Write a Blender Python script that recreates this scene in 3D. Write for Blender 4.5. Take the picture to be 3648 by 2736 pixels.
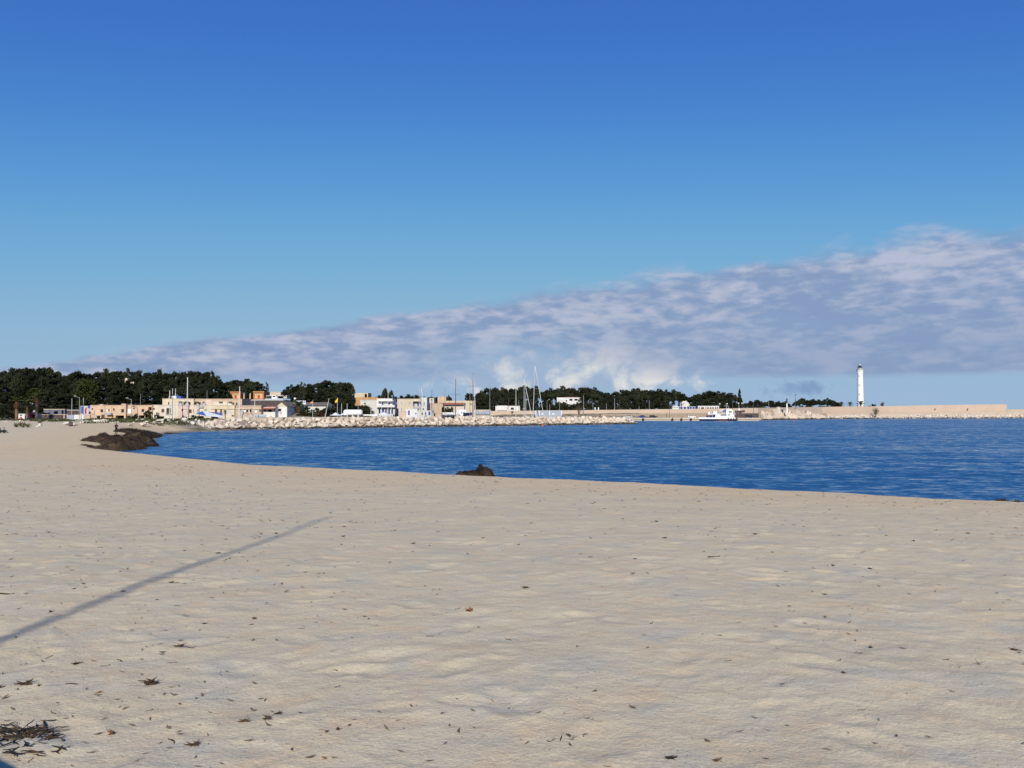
import bpy, bmesh, math, random
import numpy as np
from mathutils import Vector, Matrix

for o in list(bpy.data.objects): bpy.data.objects.remove(o)
R = math.radians
SC = bpy.context.scene
COL = SC.collection
random.seed(7)
rng = np.random.default_rng(11)

# ------------------------------------------------------------------ camera
F = 2845.0                     # focal length in pixels of the 3648 wide photograph
HZ = 1463.0                    # row of the horizon
CAMZ = 5.0
cam = bpy.data.cameras.new('camera'); camo = bpy.data.objects.new('camera', cam); COL.objects.link(camo)
cam.sensor_width = 36.0; cam.lens = 36.0 * F / 3648.0
cam.clip_start = 0.1; cam.clip_end = 20000
camo.location = (0, 0, CAMZ)
camo.rotation_euler = (R(90) + math.atan((HZ - 1368.0) / F), 0, 0)
SC.camera = camo
SC.render.resolution_x = 1024; SC.render.resolution_y = 768

# ------------------------------------------------------------------ sky, sun, exposure
SUN_EL = 31.0
SUN_AZ = 180.0                 # measured clockwise from +Y (the view direction): almost straight behind
w = bpy.data.worlds.new('World'); SC.world = w; w.use_nodes = True
nt = w.node_tree; N = nt.nodes; L = nt.links; N.clear()
def wn(t, **k):
    n = N.new(t)
    for a, b in k.items(): setattr(n, a, b)
    return n
def wmath(op, a, b=None, c=None, clamp=False):
    n = wn('ShaderNodeMath', operation=op, use_clamp=clamp)
    for i, q in enumerate((a, b, c)):
        if q is None: continue
        if isinstance(q, (int, float)): n.inputs[i].default_value = q
        else: L.new(q, n.inputs[i])
    return n.outputs[0]
def wramp(x, lo, hi, a=0.0, b=1.0):
    n = wn('ShaderNodeMapRange', interpolation_type='SMOOTHSTEP')
    L.new(x, n.inputs[0]); n.inputs[1].default_value = lo; n.inputs[2].default_value = hi
    n.inputs[3].default_value = a; n.inputs[4].default_value = b
    return n.outputs[0]
def wvec(x, y, z=0.0):
    n = wn('ShaderNodeCombineXYZ')
    for i, q in enumerate((x, y, z)):
        if isinstance(q, (int, float)): n.inputs[i].default_value = q
        else: L.new(q, n.inputs[i])
    return n.outputs[0]
def wnoise(vec, scale, detail=6, rough=0.55, dist=0.0):
    n = wn('ShaderNodeTexNoise'); L.new(vec, n.inputs['Vector'])
    n.inputs['Scale'].default_value = scale; n.inputs['Detail'].default_value = detail
    n.inputs['Roughness'].default_value = rough; n.inputs['Distortion'].default_value = dist
    return n.outputs[0]
def wmix(f, a, b):
    n = wn('ShaderNodeMix', data_type='RGBA')
    if isinstance(f, (int, float)): n.inputs[0].default_value = f
    else: L.new(f, n.inputs[0])
    for i, q in ((6, a), (7, b)):
        if isinstance(q, tuple): n.inputs[i].default_value = (*q, 1)
        else: L.new(q, n.inputs[i])
    return n.outputs[2]
def bump(x, c, wd):
    q = wmath('DIVIDE', wmath('SUBTRACT', x, c), wd)
    return wmath('POWER', 2.718, wmath('MULTIPLY', wmath('MULTIPLY', q, q), -1.0))
sky = wn('ShaderNodeTexSky', sky_type='NISHITA')
sky.sun_disc = False; sky.sun_elevation = R(SUN_EL); sky.sun_rotation = R(SUN_AZ)
sky.air_density = 1.0; sky.dust_density = 0.0; sky.ozone_density = 2.0; sky.altitude = 5
tc = wn('ShaderNodeTexCoord'); sep = wn('ShaderNodeSeparateXYZ'); L.new(tc.outputs['Generated'], sep.inputs[0])
sx_, sy_, sz_ = sep.outputs
zz = wmath('MAXIMUM', sz_, 0.012)
U = wmath('DIVIDE', sx_, zz); V = wmath('DIVIDE', sy_, zz)     # place on a flat cloud deck one unit up
# the camera's response to the sky: cool white balance, rolled-off highlights
nrm = wn('ShaderNodeMix', data_type='RGBA', blend_type='MULTIPLY'); nrm.inputs[0].default_value = 1.0
L.new(sky.outputs[0], nrm.inputs[6]); nrm.inputs[7].default_value = (1 / 14, 1 / 14, 1 / 14, 1)
cv = wn('ShaderNodeRGBCurve'); L.new(nrm.outputs[2], cv.inputs['Color'])
for ch, pts in enumerate((((0, 0), (1.35, .048), (1.7, .063), (2.25, .098), (3.25, .165), (5.5, .268), (8, .305), (14, .335)),
                          ((0, 0), (2.35, .172), (2.85, .216), (3.7, .300), (5.15, .40), (7.7, .462), (9.5, .475), (14, .465)),
                          ((0, 0), (4.05, .545), (4.8, .600), (5.9, .650), (7.4, .665), (9.0, .65), (14, .66)))):
    c_ = cv.mapping.curves[ch]
    while len(c_.points) < len(pts): c_.points.new(0.5, 0.5)
    for p_, (a_, b_) in zip(c_.points, pts): p_.location = (a_ / 14, b_ / 0.8)
cv.mapping.update()
sc8 = wn('ShaderNodeMix', data_type='RGBA', blend_type='MULTIPLY'); sc8.inputs[0].default_value = 1.0
L.new(cv.outputs[0], sc8.inputs[6]); sc8.inputs[7].default_value = (7.54, 7.54, 7.54, 1)
skyc = sc8.outputs[2]
pl = wvec(U, V, 0.0)
big = wnoise(pl, 0.28, 3, 0.5)
edge = wmath('ADD', wmath('ADD', U, V), wmath('MULTIPLY', wmath('SUBTRACT', big, 0.5), 1.6))
AZ = wmath('ARCTAN2', sx_, sy_)
ang1 = wnoise(wvec(wmath('MULTIPLY', AZ, 0.36), sz_, 3.1), 46.0, 7, 0.52, 0.25)       # the rounded bellies of the clouds
ang2 = wnoise(wvec(wmath('MULTIPLY', AZ, 0.40), sz_, 9.7), 17.0, 5, 0.5, 0.2)
pla = wnoise(wvec(wmath('MULTIPLY', U, 0.75), wmath('MULTIPLY', V, 0.8), 3.1), 0.9, 7, 0.55, 0.35)
ang0 = wnoise(wvec(wmath('MULTIPLY', AZ, 0.36), sz_, 6.3), 105.0, 5, 0.5, 0.2)
lump = wmath('ADD', wmath('MULTIPLY', ang1, 0.75), wmath('MULTIPLY', pla, 0.25))
lump2 = ang2
deck = wramp(wmath('ADD', edge, wmath('MULTIPLY', wmath('SUBTRACT', wmath('ADD', wmath('MULTIPLY', lump2, 0.45), wmath('MULTIPLY', lump, 0.55)), 0.5), 3.6)), 6.6, 7.6)
far = wmath('ADD', V, wmath('ADD', wmath('MULTIPLY', U, 0.42), wmath('MULTIPLY', wmath('SUBTRACT', lump2, 0.5), 9.0)))
deck = wmath('MULTIPLY', deck, wramp(far, 24.0, 30.0, 1.0, 0.0))
gaps = wramp(wmath('ADD', wmath('MULTIPLY', lump2, 0.8), wmath('MULTIPLY', ang1, 0.2)), 0.33, 0.43, 0.88, 1.0)
rift = wmath('MULTIPLY', bump(AZ, 0.03, 0.11), bump(sz_, 0.062, 0.022))                      # a break in the deck over the cumulus
lowgap = wmath('MULTIPLY', bump(AZ, 0.07, 0.15), bump(sz_, 0.040, 0.018))
deck = wmath('MULTIPLY', deck, wmath('SUBTRACT', 1.0, wmath('ADD', wmath('MULTIPLY', rift, 0.65), wmath('MULTIPLY', lowgap, 0.95)), clamp=True))
deck = wmath('MULTIPLY', wmath('MULTIPLY', deck, gaps), wramp(sz_, 0.02, 0.05))
lit = wramp(wmath('ADD', wmath('ADD', wmath('MULTIPLY', ang1, 0.45), wmath('MULTIPLY', ang0, 0.42)), wmath('MULTIPLY', lump2, 0.13)), 0.42, 0.62)
near_lit = wramp(edge, 6.0, 20.0, 1.0, 0.38)                   # the near margin of the deck is thin and bright
lit = wmath('MULTIPLY', lit, near_lit, clamp=True)
dcol = wmix(lit, (2.25, 3.1, 4.95), (4.6, 4.9, 6.1))
# distant cumulus low over the horizon
cvec = wvec(wmath('MULTIPLY', AZ, 1.0), wmath('MULTIPLY', sz_, 1.15), 0.37)
cum = wnoise(cvec, 17.0, 8, 0.56, 0.4)
place = wmath('ADD', wmath('MULTIPLY', bump(AZ, 0.00, 0.07), bump(sz_, 0.044, 0.026)), wmath('MULTIPLY', bump(AZ, 0.115, 0.10), bump(sz_, 0.046, 0.028)))
place = wmath('ADD', place, wmath('MULTIPLY', wnoise(wvec(AZ, 0.0, 5.0), 2.2, 2), wmath('MULTIPLY', bump(sz_, 0.03, 0.014), 0.22)))
ca = wramp(wmath('ADD', wmath('MULTIPLY', place, 0.85), wmath('MULTIPLY', wmath('SUBTRACT', cum, 0.5), 1.6)), 0.22, 0.52)
ca = wmath('MULTIPLY', ca, wramp(place, 0.05, 0.25))
ccol = wmix(wramp(cum, 0.40, 0.60), (3.2, 4.3, 5.9), (7.3, 7.2, 6.9))
# dark low scud further along
scud = wmath('MULTIPLY', bump(AZ, 0.345, 0.055), bump(sz_, 0.026, 0.012))
sa = wramp(wmath('ADD', wmath('MULTIPLY', scud, 0.5), wmath('MULTIPLY', wmath('SUBTRACT', cum, 0.5), 3.0)), 0.28, 0.55)
sa = wmath('MULTIPLY', sa, wramp(scud, 0.02, 0.5))
col = wmix(wmath('MULTIPLY', ca, 0.9), skyc, ccol)
col = wmix(wmath('MULTIPLY', sa, 0.8), col, (1.9, 2.9, 4.9))
col = wmix(wmath('MULTIPLY', deck, 0.93), col, dcol)
bg = wn('ShaderNodeBackground'); L.new(col, bg.inputs[0]); bg.inputs[1].default_value = 0.075
wo = wn('ShaderNodeOutputWorld'); L.new(bg.outputs[0], wo.inputs[0])

sl = bpy.data.lights.new('sun', 'SUN'); sl.energy = 3.6; sl.angle = R(0.53); sl.color = (1.0, 0.93, 0.82)
so = bpy.data.objects.new('sun', sl); COL.objects.link(so)
sd = Vector((math.sin(R(SUN_AZ)) * math.cos(R(SUN_EL)), math.cos(R(SUN_AZ)) * math.cos(R(SUN_EL)), math.sin(R(SUN_EL))))
so.rotation_euler = sd.to_track_quat('Z', 'Y').to_euler(); so.location = (0, -20, 60)

vs = SC.view_settings
vs.view_transform = 'Standard'; vs.look = 'None'; vs.gamma = 1.0; vs.use_curve_mapping = False
vs.exposure = 0.5
SC.render.engine = 'CYCLES'

# ------------------------------------------------------------------ helpers
def X(px, d): return (px - 1824.0) / F * d
def Z(py, d): return CAMZ + (HZ - py) / F * d
def m_(px, d): return px / F * d

def hash2(ix, iy, s):
    h = (ix.astype(np.int64) * 374761393 + iy.astype(np.int64) * 668265263 + s * 1442695041) & 0xffffffff
    h = ((h ^ (h >> 13)) * 1274126177) & 0xffffffff
    h = (h ^ (h >> 16)) & 0xffffffff
    return h / 4294967295.0
def vnoise(x, y, s=0):
    ix = np.floor(x); iy = np.floor(y); fx = x - ix; fy = y - iy
    fx = fx * fx * fx * (fx * (fx * 6 - 15) + 10); fy = fy * fy * fy * (fy * (fy * 6 - 15) + 10)
    a = hash2(ix, iy, s); b = hash2(ix + 1, iy, s); c = hash2(ix, iy + 1, s); d = hash2(ix + 1, iy + 1, s)
    return (a + (b - a) * fx) * (1 - fy) + (c + (d - c) * fx) * fy
def fbm(x, y, o=4, s=0, g=0.5):
    t = 0; a = 1.0; n = 0
    for i in range(o):
        t = t + a * vnoise(x * 2 ** i + i * 17.3, y * 2 ** i - i * 9.1, s + i); n += a; a *= g
    return t / n - 0.5

class MB:
    def __init__(s): s.v = []; s.f = []
    def add(s, vs, fs):
        b = len(s.v); s.v += [tuple(p) for p in vs]; s.f += [tuple(b + i for i in f) for f in fs]; return s
    def box(s, x0, x1, y0, y1, z0, z1):
        return s.add([(x0,y0,z0),(x1,y0,z0),(x1,y1,z0),(x0,y1,z0),(x0,y0,z1),(x1,y0,z1),(x1,y1,z1),(x0,y1,z1)],
                     [(0,3,2,1),(4,5,6,7),(0,1,5,4),(1,2,6,5),(2,3,7,6),(3,0,4,7)])
    def tube(s, pts, rad, n=8):
        pts = [Vector(p) for p in pts]; rad = rad if isinstance(rad, (list, tuple)) else [rad] * len(pts)
        vs = []
        for i, p in enumerate(pts):
            t = (pts[min(i + 1, len(pts) - 1)] - pts[max(i - 1, 0)]).normalized()
            a = t.orthogonal().normalized() if abs(t.z) < 0.9 else Vector((1, 0, 0)).cross(t).normalized()
            b = t.cross(a)
            vs += [p + (a * math.cos(2 * math.pi * k / n) + b * math.sin(2 * math.pi * k / n)) * rad[i] for k in range(n)]
        fs = [(i * n + k, i * n + (k + 1) % n, (i + 1) * n + (k + 1) % n, (i + 1) * n + k) for i in range(len(pts) - 1) for k in range(n)]
        fs.append(tuple(range(n))[::-1]); fs.append(tuple((len(pts) - 1) * n + k for k in range(n)))
        return s.add(vs, fs)
    def lathe(s, prof, c=(0, 0), n=24):
        vs = [(c[0] + r * math.cos(2 * math.pi * k / n), c[1] + r * math.sin(2 * math.pi * k / n), z) for r, z in prof for k in range(n)]
        fs = [(i * n + k, i * n + (k + 1) % n, (i + 1) * n + (k + 1) % n, (i + 1) * n + k) for i in range(len(prof) - 1) for k in range(n)]
        fs.append(tuple(range(n))[::-1]); fs.append(tuple((len(prof) - 1) * n + k for k in range(n)))
        return s.add(vs, fs)
    def prism(s, prof, y0, y1, taper=None):          # closed outline in (x, z), pushed from y0 to y1
        n = len(prof)
        vs = [(x, y0, z) for x, z in prof] + [(x, y1, z) for x, z in prof]
        fs = [tuple(range(n)), tuple(range(2 * n - 1, n - 1, -1))]
        fs += [(i, n + i, n + (i + 1) % n, (i + 1) % n) for i in range(n)]
        return s.add(vs, fs)
    def mesh(s, name, off=(0, 0, 0), smooth=False):
        me = bpy.data.meshes.new(name)
        me.from_pydata([(p[0] - off[0], p[1] - off[1], p[2] - off[2]) for p in s.v], [], s.f); me.update()
        if smooth: me.shade_smooth()
        return me

def obj(name, me, mat=None, parent=None, loc=(0, 0, 0)):
    o = bpy.data.objects.new(name, me); COL.objects.link(o); o.location = loc
    if mat is not None and me is not None and not me.materials: me.materials.append(mat)
    if parent is not None: o.parent = parent
    return o
def tag(o, label=None, cat=None, group=None, kind=None):
    if label: o['label'] = label
    if cat: o['category'] = cat
    if group: o['group'] = group
    if kind: o['kind'] = kind
    return o
def thing(name, label, cat, loc, group=None, rz=0.0, scale=None):
    o = obj(name, None, loc=loc); o.rotation_euler = (0, 0, rz); o.empty_display_size = 0.3
    if scale: o.scale = scale
    return tag(o, label, cat, group)
def part(name, mb, mat, root, smooth=False, top=None):   # mb in world coordinates under an unrotated root
    t = top or root
    loc = Vector(t.location)
    if t.parent: loc = loc + t.parent.location
    return obj(name, mb.mesh(name, loc, smooth), mat, t)
def lpart(name, mb, mat, root, smooth=False):             # mb in the root's own coordinates
    return obj(name, mb.mesh(name, (0, 0, 0), smooth), mat, root)
def copy_tree(o, parent=None):
    c = o.copy(); COL.objects.link(c); c.parent = parent
    for ch in o.children: copy_tree(ch, c)
    return c

# ------------------------------------------------------------------ materials
def mat(name, c, rough=0.8, var=0.12, scale=2.0, c2=None, bump=0.0, bscale=30.0, metal=0.0, rnd=0.0, coat=0.0, spec=0.4, coords='Object'):
    m = bpy.data.materials.new(name); m.use_nodes = True
    t = m.node_tree; b = t.nodes['Principled BSDF']
    b.inputs['Roughness'].default_value = rough; b.inputs['Metallic'].default_value = metal
    b.inputs['Specular IOR Level'].default_value = spec; b.inputs['Coat Weight'].default_value = coat
    tcn = t.nodes.new('ShaderNodeTexCoord')
    n = t.nodes.new('ShaderNodeTexNoise'); n.inputs['Scale'].default_value = scale; n.inputs['Detail'].default_value = 6
    n.inputs['Roughness'].default_value = 0.62
    geo = t.nodes.new('ShaderNodeNewGeometry')
    t.links.new(geo.outputs['Position'] if coords == 'World' else tcn.outputs['Object'], n.inputs['Vector'])
    r = t.nodes.new('ShaderNodeMapRange'); r.inputs[1].default_value = 0.3; r.inputs[2].default_value = 0.7
    t.links.new(n.outputs[0], r.inputs[0])
    mx = t.nodes.new('ShaderNodeMix'); mx.data_type = 'RGBA'
    d = c2 if c2 else tuple(q * (1 - 2 * var) for q in c)
    mx.inputs[6].default_value = (*d, 1); mx.inputs[7].default_value = (*(c if c2 else tuple(min(1, q * (1 + var)) for q in c)), 1)
    t.links.new(r.outputs[0], mx.inputs[0])
    out = mx.outputs[2]
    if rnd:
        oi = t.nodes.new('ShaderNodeObjectInfo'); h = t.nodes.new('ShaderNodeHueSaturation')
        rr = t.nodes.new('ShaderNodeMapRange'); rr.inputs[3].default_value = 1 - rnd; rr.inputs[4].default_value = 1 + rnd
        t.links.new(oi.outputs['Random'], rr.inputs[0]); t.links.new(rr.outputs[0], h.inputs['Value']); t.links.new(out, h.inputs['Color'])
        out = h.outputs[0]
    t.links.new(out, b.inputs['Base Color'])
    if bump:
        n2 = t.nodes.new('ShaderNodeTexNoise'); n2.inputs['Scale'].default_value = bscale; n2.inputs['Detail'].default_value = 5
        t.links.new(geo.outputs['Position'] if coords == 'World' else tcn.outputs['Object'], n2.inputs['Vector'])
        bp = t.nodes.new('ShaderNodeBump'); bp.inputs['Strength'].default_value = 1.0; bp.inputs['Distance'].default_value = bump
        t.links.new(n2.outputs[0], bp.inputs['Height']); t.links.new(bp.outputs[0], b.inputs['Normal'])
    return m
M = {}
M['peach'] = mat('peach_plaster', (0.55, 0.395, 0.275), 0.9, 0.10, 0.5, bump=0.01)
M['cream'] = mat('cream_plaster', (0.56, 0.475, 0.345), 0.9, 0.10, 0.5, bump=0.01)
M['pale'] = mat('pale_plaster', (0.57, 0.51, 0.42), 0.9, 0.10, 0.5, bump=0.01)
M['tan'] = mat('worn_tan_plaster', (0.50, 0.38, 0.27), 0.9, 0.16, 0.6, c2=(0.40, 0.31, 0.24), bump=0.01)
M['pink'] = mat('pink_plaster', (0.56, 0.43, 0.36), 0.9, 0.10, 0.5, bump=0.01)
M['white'] = mat('white_plaster', (0.62, 0.61, 0.59), 0.85, 0.06, 0.6)
M['offwhite'] = mat('aged_white_plaster', (0.60, 0.59, 0.55), 0.9, 0.10, 0.6, c2=(0.46, 0.45, 0.42))
M['beige'] = mat('beige_plaster', (0.55, 0.48, 0.38), 0.9, 0.12, 0.4, c2=(0.47, 0.41, 0.33))
M['orange'] = mat('ochre_plaster', (0.60, 0.39, 0.19), 0.9, 0.08, 0.8)
M['redtrim'] = mat('red_ochre_trim', (0.44, 0.15, 0.075), 0.85, 0.10, 1.0)
M['ochrewall'] = mat('brown_ochre_wall', (0.45, 0.26, 0.11), 0.9, 0.12, 0.6)
M['tile'] = mat('terracotta_tile', (0.38, 0.13, 0.07), 0.85, 0.18, 3.0, bump=0.03, bscale=8)
M['greyroof'] = mat('weathered_grey_roof', (0.16, 0.145, 0.12), 0.9, 0.2, 1.0)
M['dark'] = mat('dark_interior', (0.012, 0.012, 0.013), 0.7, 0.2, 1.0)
M['glass'] = mat('dark_window_glass', (0.02, 0.024, 0.03), 0.12, 0.1, 1.0, spec=0.6)
M['brown'] = mat('brown_shutter', (0.12, 0.035, 0.022), 0.7, 0.15, 2.0)
M['blue'] = mat('blue_paint', (0.03, 0.08, 0.38), 0.55, 0.12, 1.5)
M['bluedoor'] = mat('deep_blue_door', (0.02, 0.05, 0.28), 0.5, 0.1, 1.5)
M['red'] = mat('red_paint', (0.45, 0.04, 0.05), 0.5, 0.1, 1.5)
M['whitep'] = mat('white_paint', (0.78, 0.78, 0.76), 0.4, 0.05, 1.5)
M['greyp'] = mat('grey_paint', (0.33, 0.35, 0.38), 0.6, 0.1, 1.0)
M['lavender'] = mat('blue_grey_panel', (0.30, 0.33, 0.39), 0.6, 0.06, 1.0)
M['metal'] = mat('galvanised_steel', (0.38, 0.38, 0.37), 0.5, 0.1, 4.0, metal=0.3)
M['spar'] = mat('pale_alloy_spar', (0.58, 0.58, 0.56), 0.45, 0.06, 4.0)
M['darkmetal'] = mat('dark_steel', (0.07, 0.075, 0.08), 0.5, 0.1, 4.0, metal=0.2)
M['woodmast'] = mat('varnished_dark_spar', (0.11, 0.08, 0.06), 0.5, 0.1, 4.0)
M['concrete'] = mat('pale_concrete', (0.50, 0.41, 0.32), 0.92, 0.10, 0.35, c2=(0.40, 0.33, 0.26), bump=0.02, bscale=3)
M['seawall'] = mat('sea_wall_render', (0.50, 0.39, 0.30), 0.92, 0.08, 0.10, c2=(0.43, 0.335, 0.26), bump=0.01, bscale=2)
M['stonewall'] = mat('rubble_stone_wall', (0.36, 0.29, 0.22), 0.95, 0.25, 1.2, c2=(0.20, 0.16, 0.12), bump=0.10, bscale=2.2)
M['trunk'] = mat('pine_bark', (0.055, 0.038, 0.028), 0.95, 0.25, 3.0)
M['palmtrunk'] = mat('palm_trunk', (0.20, 0.13, 0.085), 0.95, 0.25, 5.0)
M['pine'] = mat('pine_needles', (0.036, 0.042, 0.023), 0.95, 0.45, 0.9, rnd=0.3, spec=0.02)
M['olive'] = mat('olive_leaves', (0.055, 0.066, 0.022), 0.95, 0.4, 0.9, rnd=0.25, spec=0.02)
M['shrub'] = mat('shrub_leaves', (0.035, 0.048, 0.018), 0.95, 0.4, 1.5, rnd=0.3, spec=0.03)
M['dryshrub'] = mat('dry_brown_leaves', (0.10, 0.06, 0.03), 0.9, 0.4, 2.0, rnd=0.3, spec=0.05)
M['twig'] = mat('bare_twigs', (0.13, 0.09, 0.065), 0.9, 0.25, 2.0)
M['palm'] = mat('palm_fronds', (0.085, 0.10, 0.035), 0.7, 0.3, 2.0, rnd=0.3, spec=0.15)
M['agave'] = mat('agave_leaves', (0.16, 0.15, 0.06), 0.7, 0.3, 2.0, c2=(0.06, 0.075, 0.05), rnd=0.3, spec=0.15)
M['weed'] = mat('low_green_weeds', (0.07, 0.085, 0.03), 0.9, 0.35, 0.3, rnd=0.1, spec=0.1, coords='World')
M['seaweed'] = mat('dead_seagrass', (0.085, 0.060, 0.040), 0.95, 0.4, 0.8, c2=(0.012, 0.009, 0.007), bump=0.06, bscale=9, spec=0.1)
M['strand'] = mat('dead_seagrass_strands', (0.13, 0.098, 0.068), 0.9, 0.4, 0.6, c2=(0.014, 0.010, 0.008), rnd=0.35, spec=0.1)
M['scrap_b'] = mat('brown_seagrass', (0.085, 0.052, 0.030), 0.9, 0.3, 30.0, rnd=0.4, spec=0.15)
M['litter'] = mat('seagrass_crumbs', (0.17, 0.125, 0.08), 0.9, 0.3, 30.0, spec=0.1)
M['darkstrand'] = mat('black_seagrass', (0.022, 0.017, 0.013), 0.9, 0.4, 1.3, spec=0.15)
M['scrap_g'] = mat('dark_seagrass', (0.035, 0.032, 0.022), 0.85, 0.3, 30.0, rnd=0.4, spec=0.2)
M['scrap_o'] = mat('orange_brown_fibre', (0.23, 0.105, 0.045), 0.9, 0.3, 30.0, rnd=0.3, spec=0.15)
M['tarpw'] = mat('white_tarpaulin', (0.58, 0.63, 0.70), 0.6, 0.06, 0.7)
M['tarpb'] = mat('blue_tarpaulin', (0.045, 0.11, 0.36), 0.6, 0.1, 0.7)
M['canvas'] = mat('white_canvas', (0.70, 0.72, 0.74), 0.75, 0.04, 0.7)
M['rubber'] = mat('black_rubber', (0.015, 0.015, 0.016), 0.75, 0.1, 3.0)
M['hullblue'] = mat('navy_hull', (0.012, 0.016, 0.05), 0.4, 0.1, 1.0)
M['hullred'] = mat('antifouling_red', (0.16, 0.03, 0.025), 0.7, 0.15, 1.0)
M['hullgrey'] = mat('pale_blue_hull', (0.45, 0.52, 0.58), 0.4, 0.06, 1.0)
M['yellow'] = mat('yellow_cloth', (0.70, 0.46, 0.05), 0.8, 0.05, 1.0)
M['orangecloth'] = mat('orange_cloth', (0.75, 0.25, 0.05), 0.8, 0.05, 1.0)
M['blackcloth'] = mat('black_cloth', (0.016, 0.017, 0.019), 0.95, 0.2, 4.0)
M['greycloth'] = mat('grey_cloth', (0.24, 0.26, 0.29), 0.95, 0.15, 4.0)
M['skin'] = mat('skin', (0.42, 0.25, 0.17), 0.6, 0.05, 6.0)
M['buoy'] = mat('orange_buoy', (0.75, 0.14, 0.03), 0.45, 0.05, 2.0)
M['mural'] = mat('mural_white', (0.50, 0.46, 0.44), 0.8, 0.1, 1.0)
M['graffiti'] = mat('graffiti_blue', (0.05, 0.06, 0.16), 0.85, 0.3, 0.9, c2=(0.17, 0.165, 0.16))
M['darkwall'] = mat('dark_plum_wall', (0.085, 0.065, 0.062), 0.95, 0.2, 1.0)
M['mottled'] = mat('lantern_grey', (0.42, 0.42, 0.40), 0.8, 0.15, 2.0)
M['lightwhite'] = mat('lighthouse_white', (0.80, 0.79, 0.76), 0.8, 0.04, 0.3)

def rock_mat(name, a, b, c):
    m = bpy.data.materials.new(name); m.use_nodes = True; t = m.node_tree; bs = t.nodes['Principled BSDF']
    bs.inputs['Roughness'].default_value = 0.9; bs.inputs['Specular IOR Level'].default_value = 0.25
    g = t.nodes.new('ShaderNodeNewGeometry'); oi = t.nodes.new('ShaderNodeObjectInfo')
    n = t.nodes.new('ShaderNodeTexNoise'); n.inputs['Scale'].default_value = 1.1; n.inputs['Detail'].default_value = 7; n.inputs['Roughness'].default_value = 0.65
    t.links.new(g.outputs['Position'], n.inputs['Vector'])
    rp = t.nodes.new('ShaderNodeValToRGB'); rp.color_ramp.elements[0].position = 0.34; rp.color_ramp.elements[0].color = (*b, 1)
    rp.color_ramp.elements[1].position = 0.60; rp.color_ramp.elements[1].color = (*a, 1)
    t.links.new(n.outputs[0], rp.inputs[0])
    mr = t.nodes.new('ShaderNodeMix'); mr.data_type = 'RGBA'; mr.inputs[7].default_value = (*c, 1)
    rr = t.nodes.new('ShaderNodeMapRange'); rr.inputs[1].default_value = 0.60; rr.inputs[2].default_value = 1.0; rr.inputs[4].default_value = 0.75
    t.links.new(oi.outputs['Random'], rr.inputs[0]); t.links.new(rr.outputs[0], mr.inputs[0]); t.links.new(rp.outputs[0], mr.inputs[6])
    # tide line: rock that the sea wets is stained dark with algae
    sp = t.nodes.new('ShaderNodeSeparateXYZ'); t.links.new(g.outputs['Position'], sp.inputs[0])
    n2 = t.nodes.new('ShaderNodeTexNoise'); n2.inputs['Scale'].default_value = 0.5; n2.inputs['Detail'].default_value = 4; t.links.new(g.outputs['Position'], n2.inputs['Vector'])
    ad = t.nodes.new('ShaderNodeMath'); ad.operation = 'MULTIPLY_ADD'; ad.inputs[1].default_value = -1.5; t.links.new(n2.outputs[0], ad.inputs[0]); t.links.new(sp.outputs[2], ad.inputs[2])
    wr = t.nodes.new('ShaderNodeMapRange'); wr.inputs[1].default_value = -0.35; wr.inputs[2].default_value = 0.10; t.links.new(ad.outputs[0], wr.inputs[0])
    mw = t.nodes.new('ShaderNodeMix'); mw.data_type = 'RGBA'; mw.inputs[6].default_value = (0.045, 0.04, 0.03, 1)
    t.links.new(wr.outputs[0], mw.inputs[0]); t.links.new(mr.outputs[2], mw.inputs[7]); t.links.new(mw.outputs[2], bs.inputs['Base Color'])
    bp = t.nodes.new('ShaderNodeBump'); bp.inputs['Distance'].default_value = 0.12
    n3 = t.nodes.new('ShaderNodeTexNoise'); n3.inputs['Scale'].default_value = 3.0; n3.inputs['Detail'].default_value = 6; t.links.new(g.outputs['Position'], n3.inputs['Vector'])
    t.links.new(n3.outputs[0], bp.inputs['Height']); t.links.new(bp.outputs[0], bs.inputs['Normal'])
    return m
M['rock'] = rock_mat('limestone', (0.66, 0.585, 0.485), (0.44, 0.355, 0.265), (0.44, 0.32, 0.22))
M['rockw'] = rock_mat('white_limestone', (0.68, 0.63, 0.54), (0.46, 0.41, 0.33), (0.44, 0.36, 0.29))
M['block'] = rock_mat('cast_concrete', (0.56, 0.46, 0.36), (0.47, 0.385, 0.30), (0.46, 0.38, 0.30))

# ------------------------------------------------------------------ terrain
SEA = np.array([(420,-280),(22.2,33.3),(12.3,40.1),(1.3,48.2),(-16,62.4),(-29.4,77),(-50,98),(-53.5,114),(-60,135),(-74,167),(-75.5,182),(-72,197),
                (-70,213),(-39.5,238),(2.4,264),(48,303),(46,309),(2,277),(-30,256),(-37,264),(-28,288),(-12,330),(-10,401),(122,401),(140,440),(184,482),
                (246,516),(338,535),(460,556),(480,900),(420,1500),(1500,6000),(7000,6000),(7000,-3000),(1500,-1100)], float)
def sea_dist(x, y):                      # metres inland (positive) or out to sea (negative)
    best = np.full(x.shape, 1e9); inside = np.zeros(x.shape, bool)
    n = len(SEA)
    for i in range(n):
        ax, ay = SEA[i]; bx, by = SEA[(i + 1) % n]
        dx, dy = bx - ax, by - ay
        t = np.clip(((x - ax) * dx + (y - ay) * dy) / (dx * dx + dy * dy), 0, 1)
        best = np.minimum(best, np.hypot(x - ax - t * dx, y - ay - t * dy))
        c = ((ay > y) != (by > y)) & (x < (bx - ax) * (y - ay) / (by - ay + 1e-12) + ax)
        inside ^= c
    return np.where(inside, -best, best)
def sstep(x, a, b):
    t = np.clip((x - a) / (b - a), 0, 1); return t * t * (3 - 2 * t)
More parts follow.
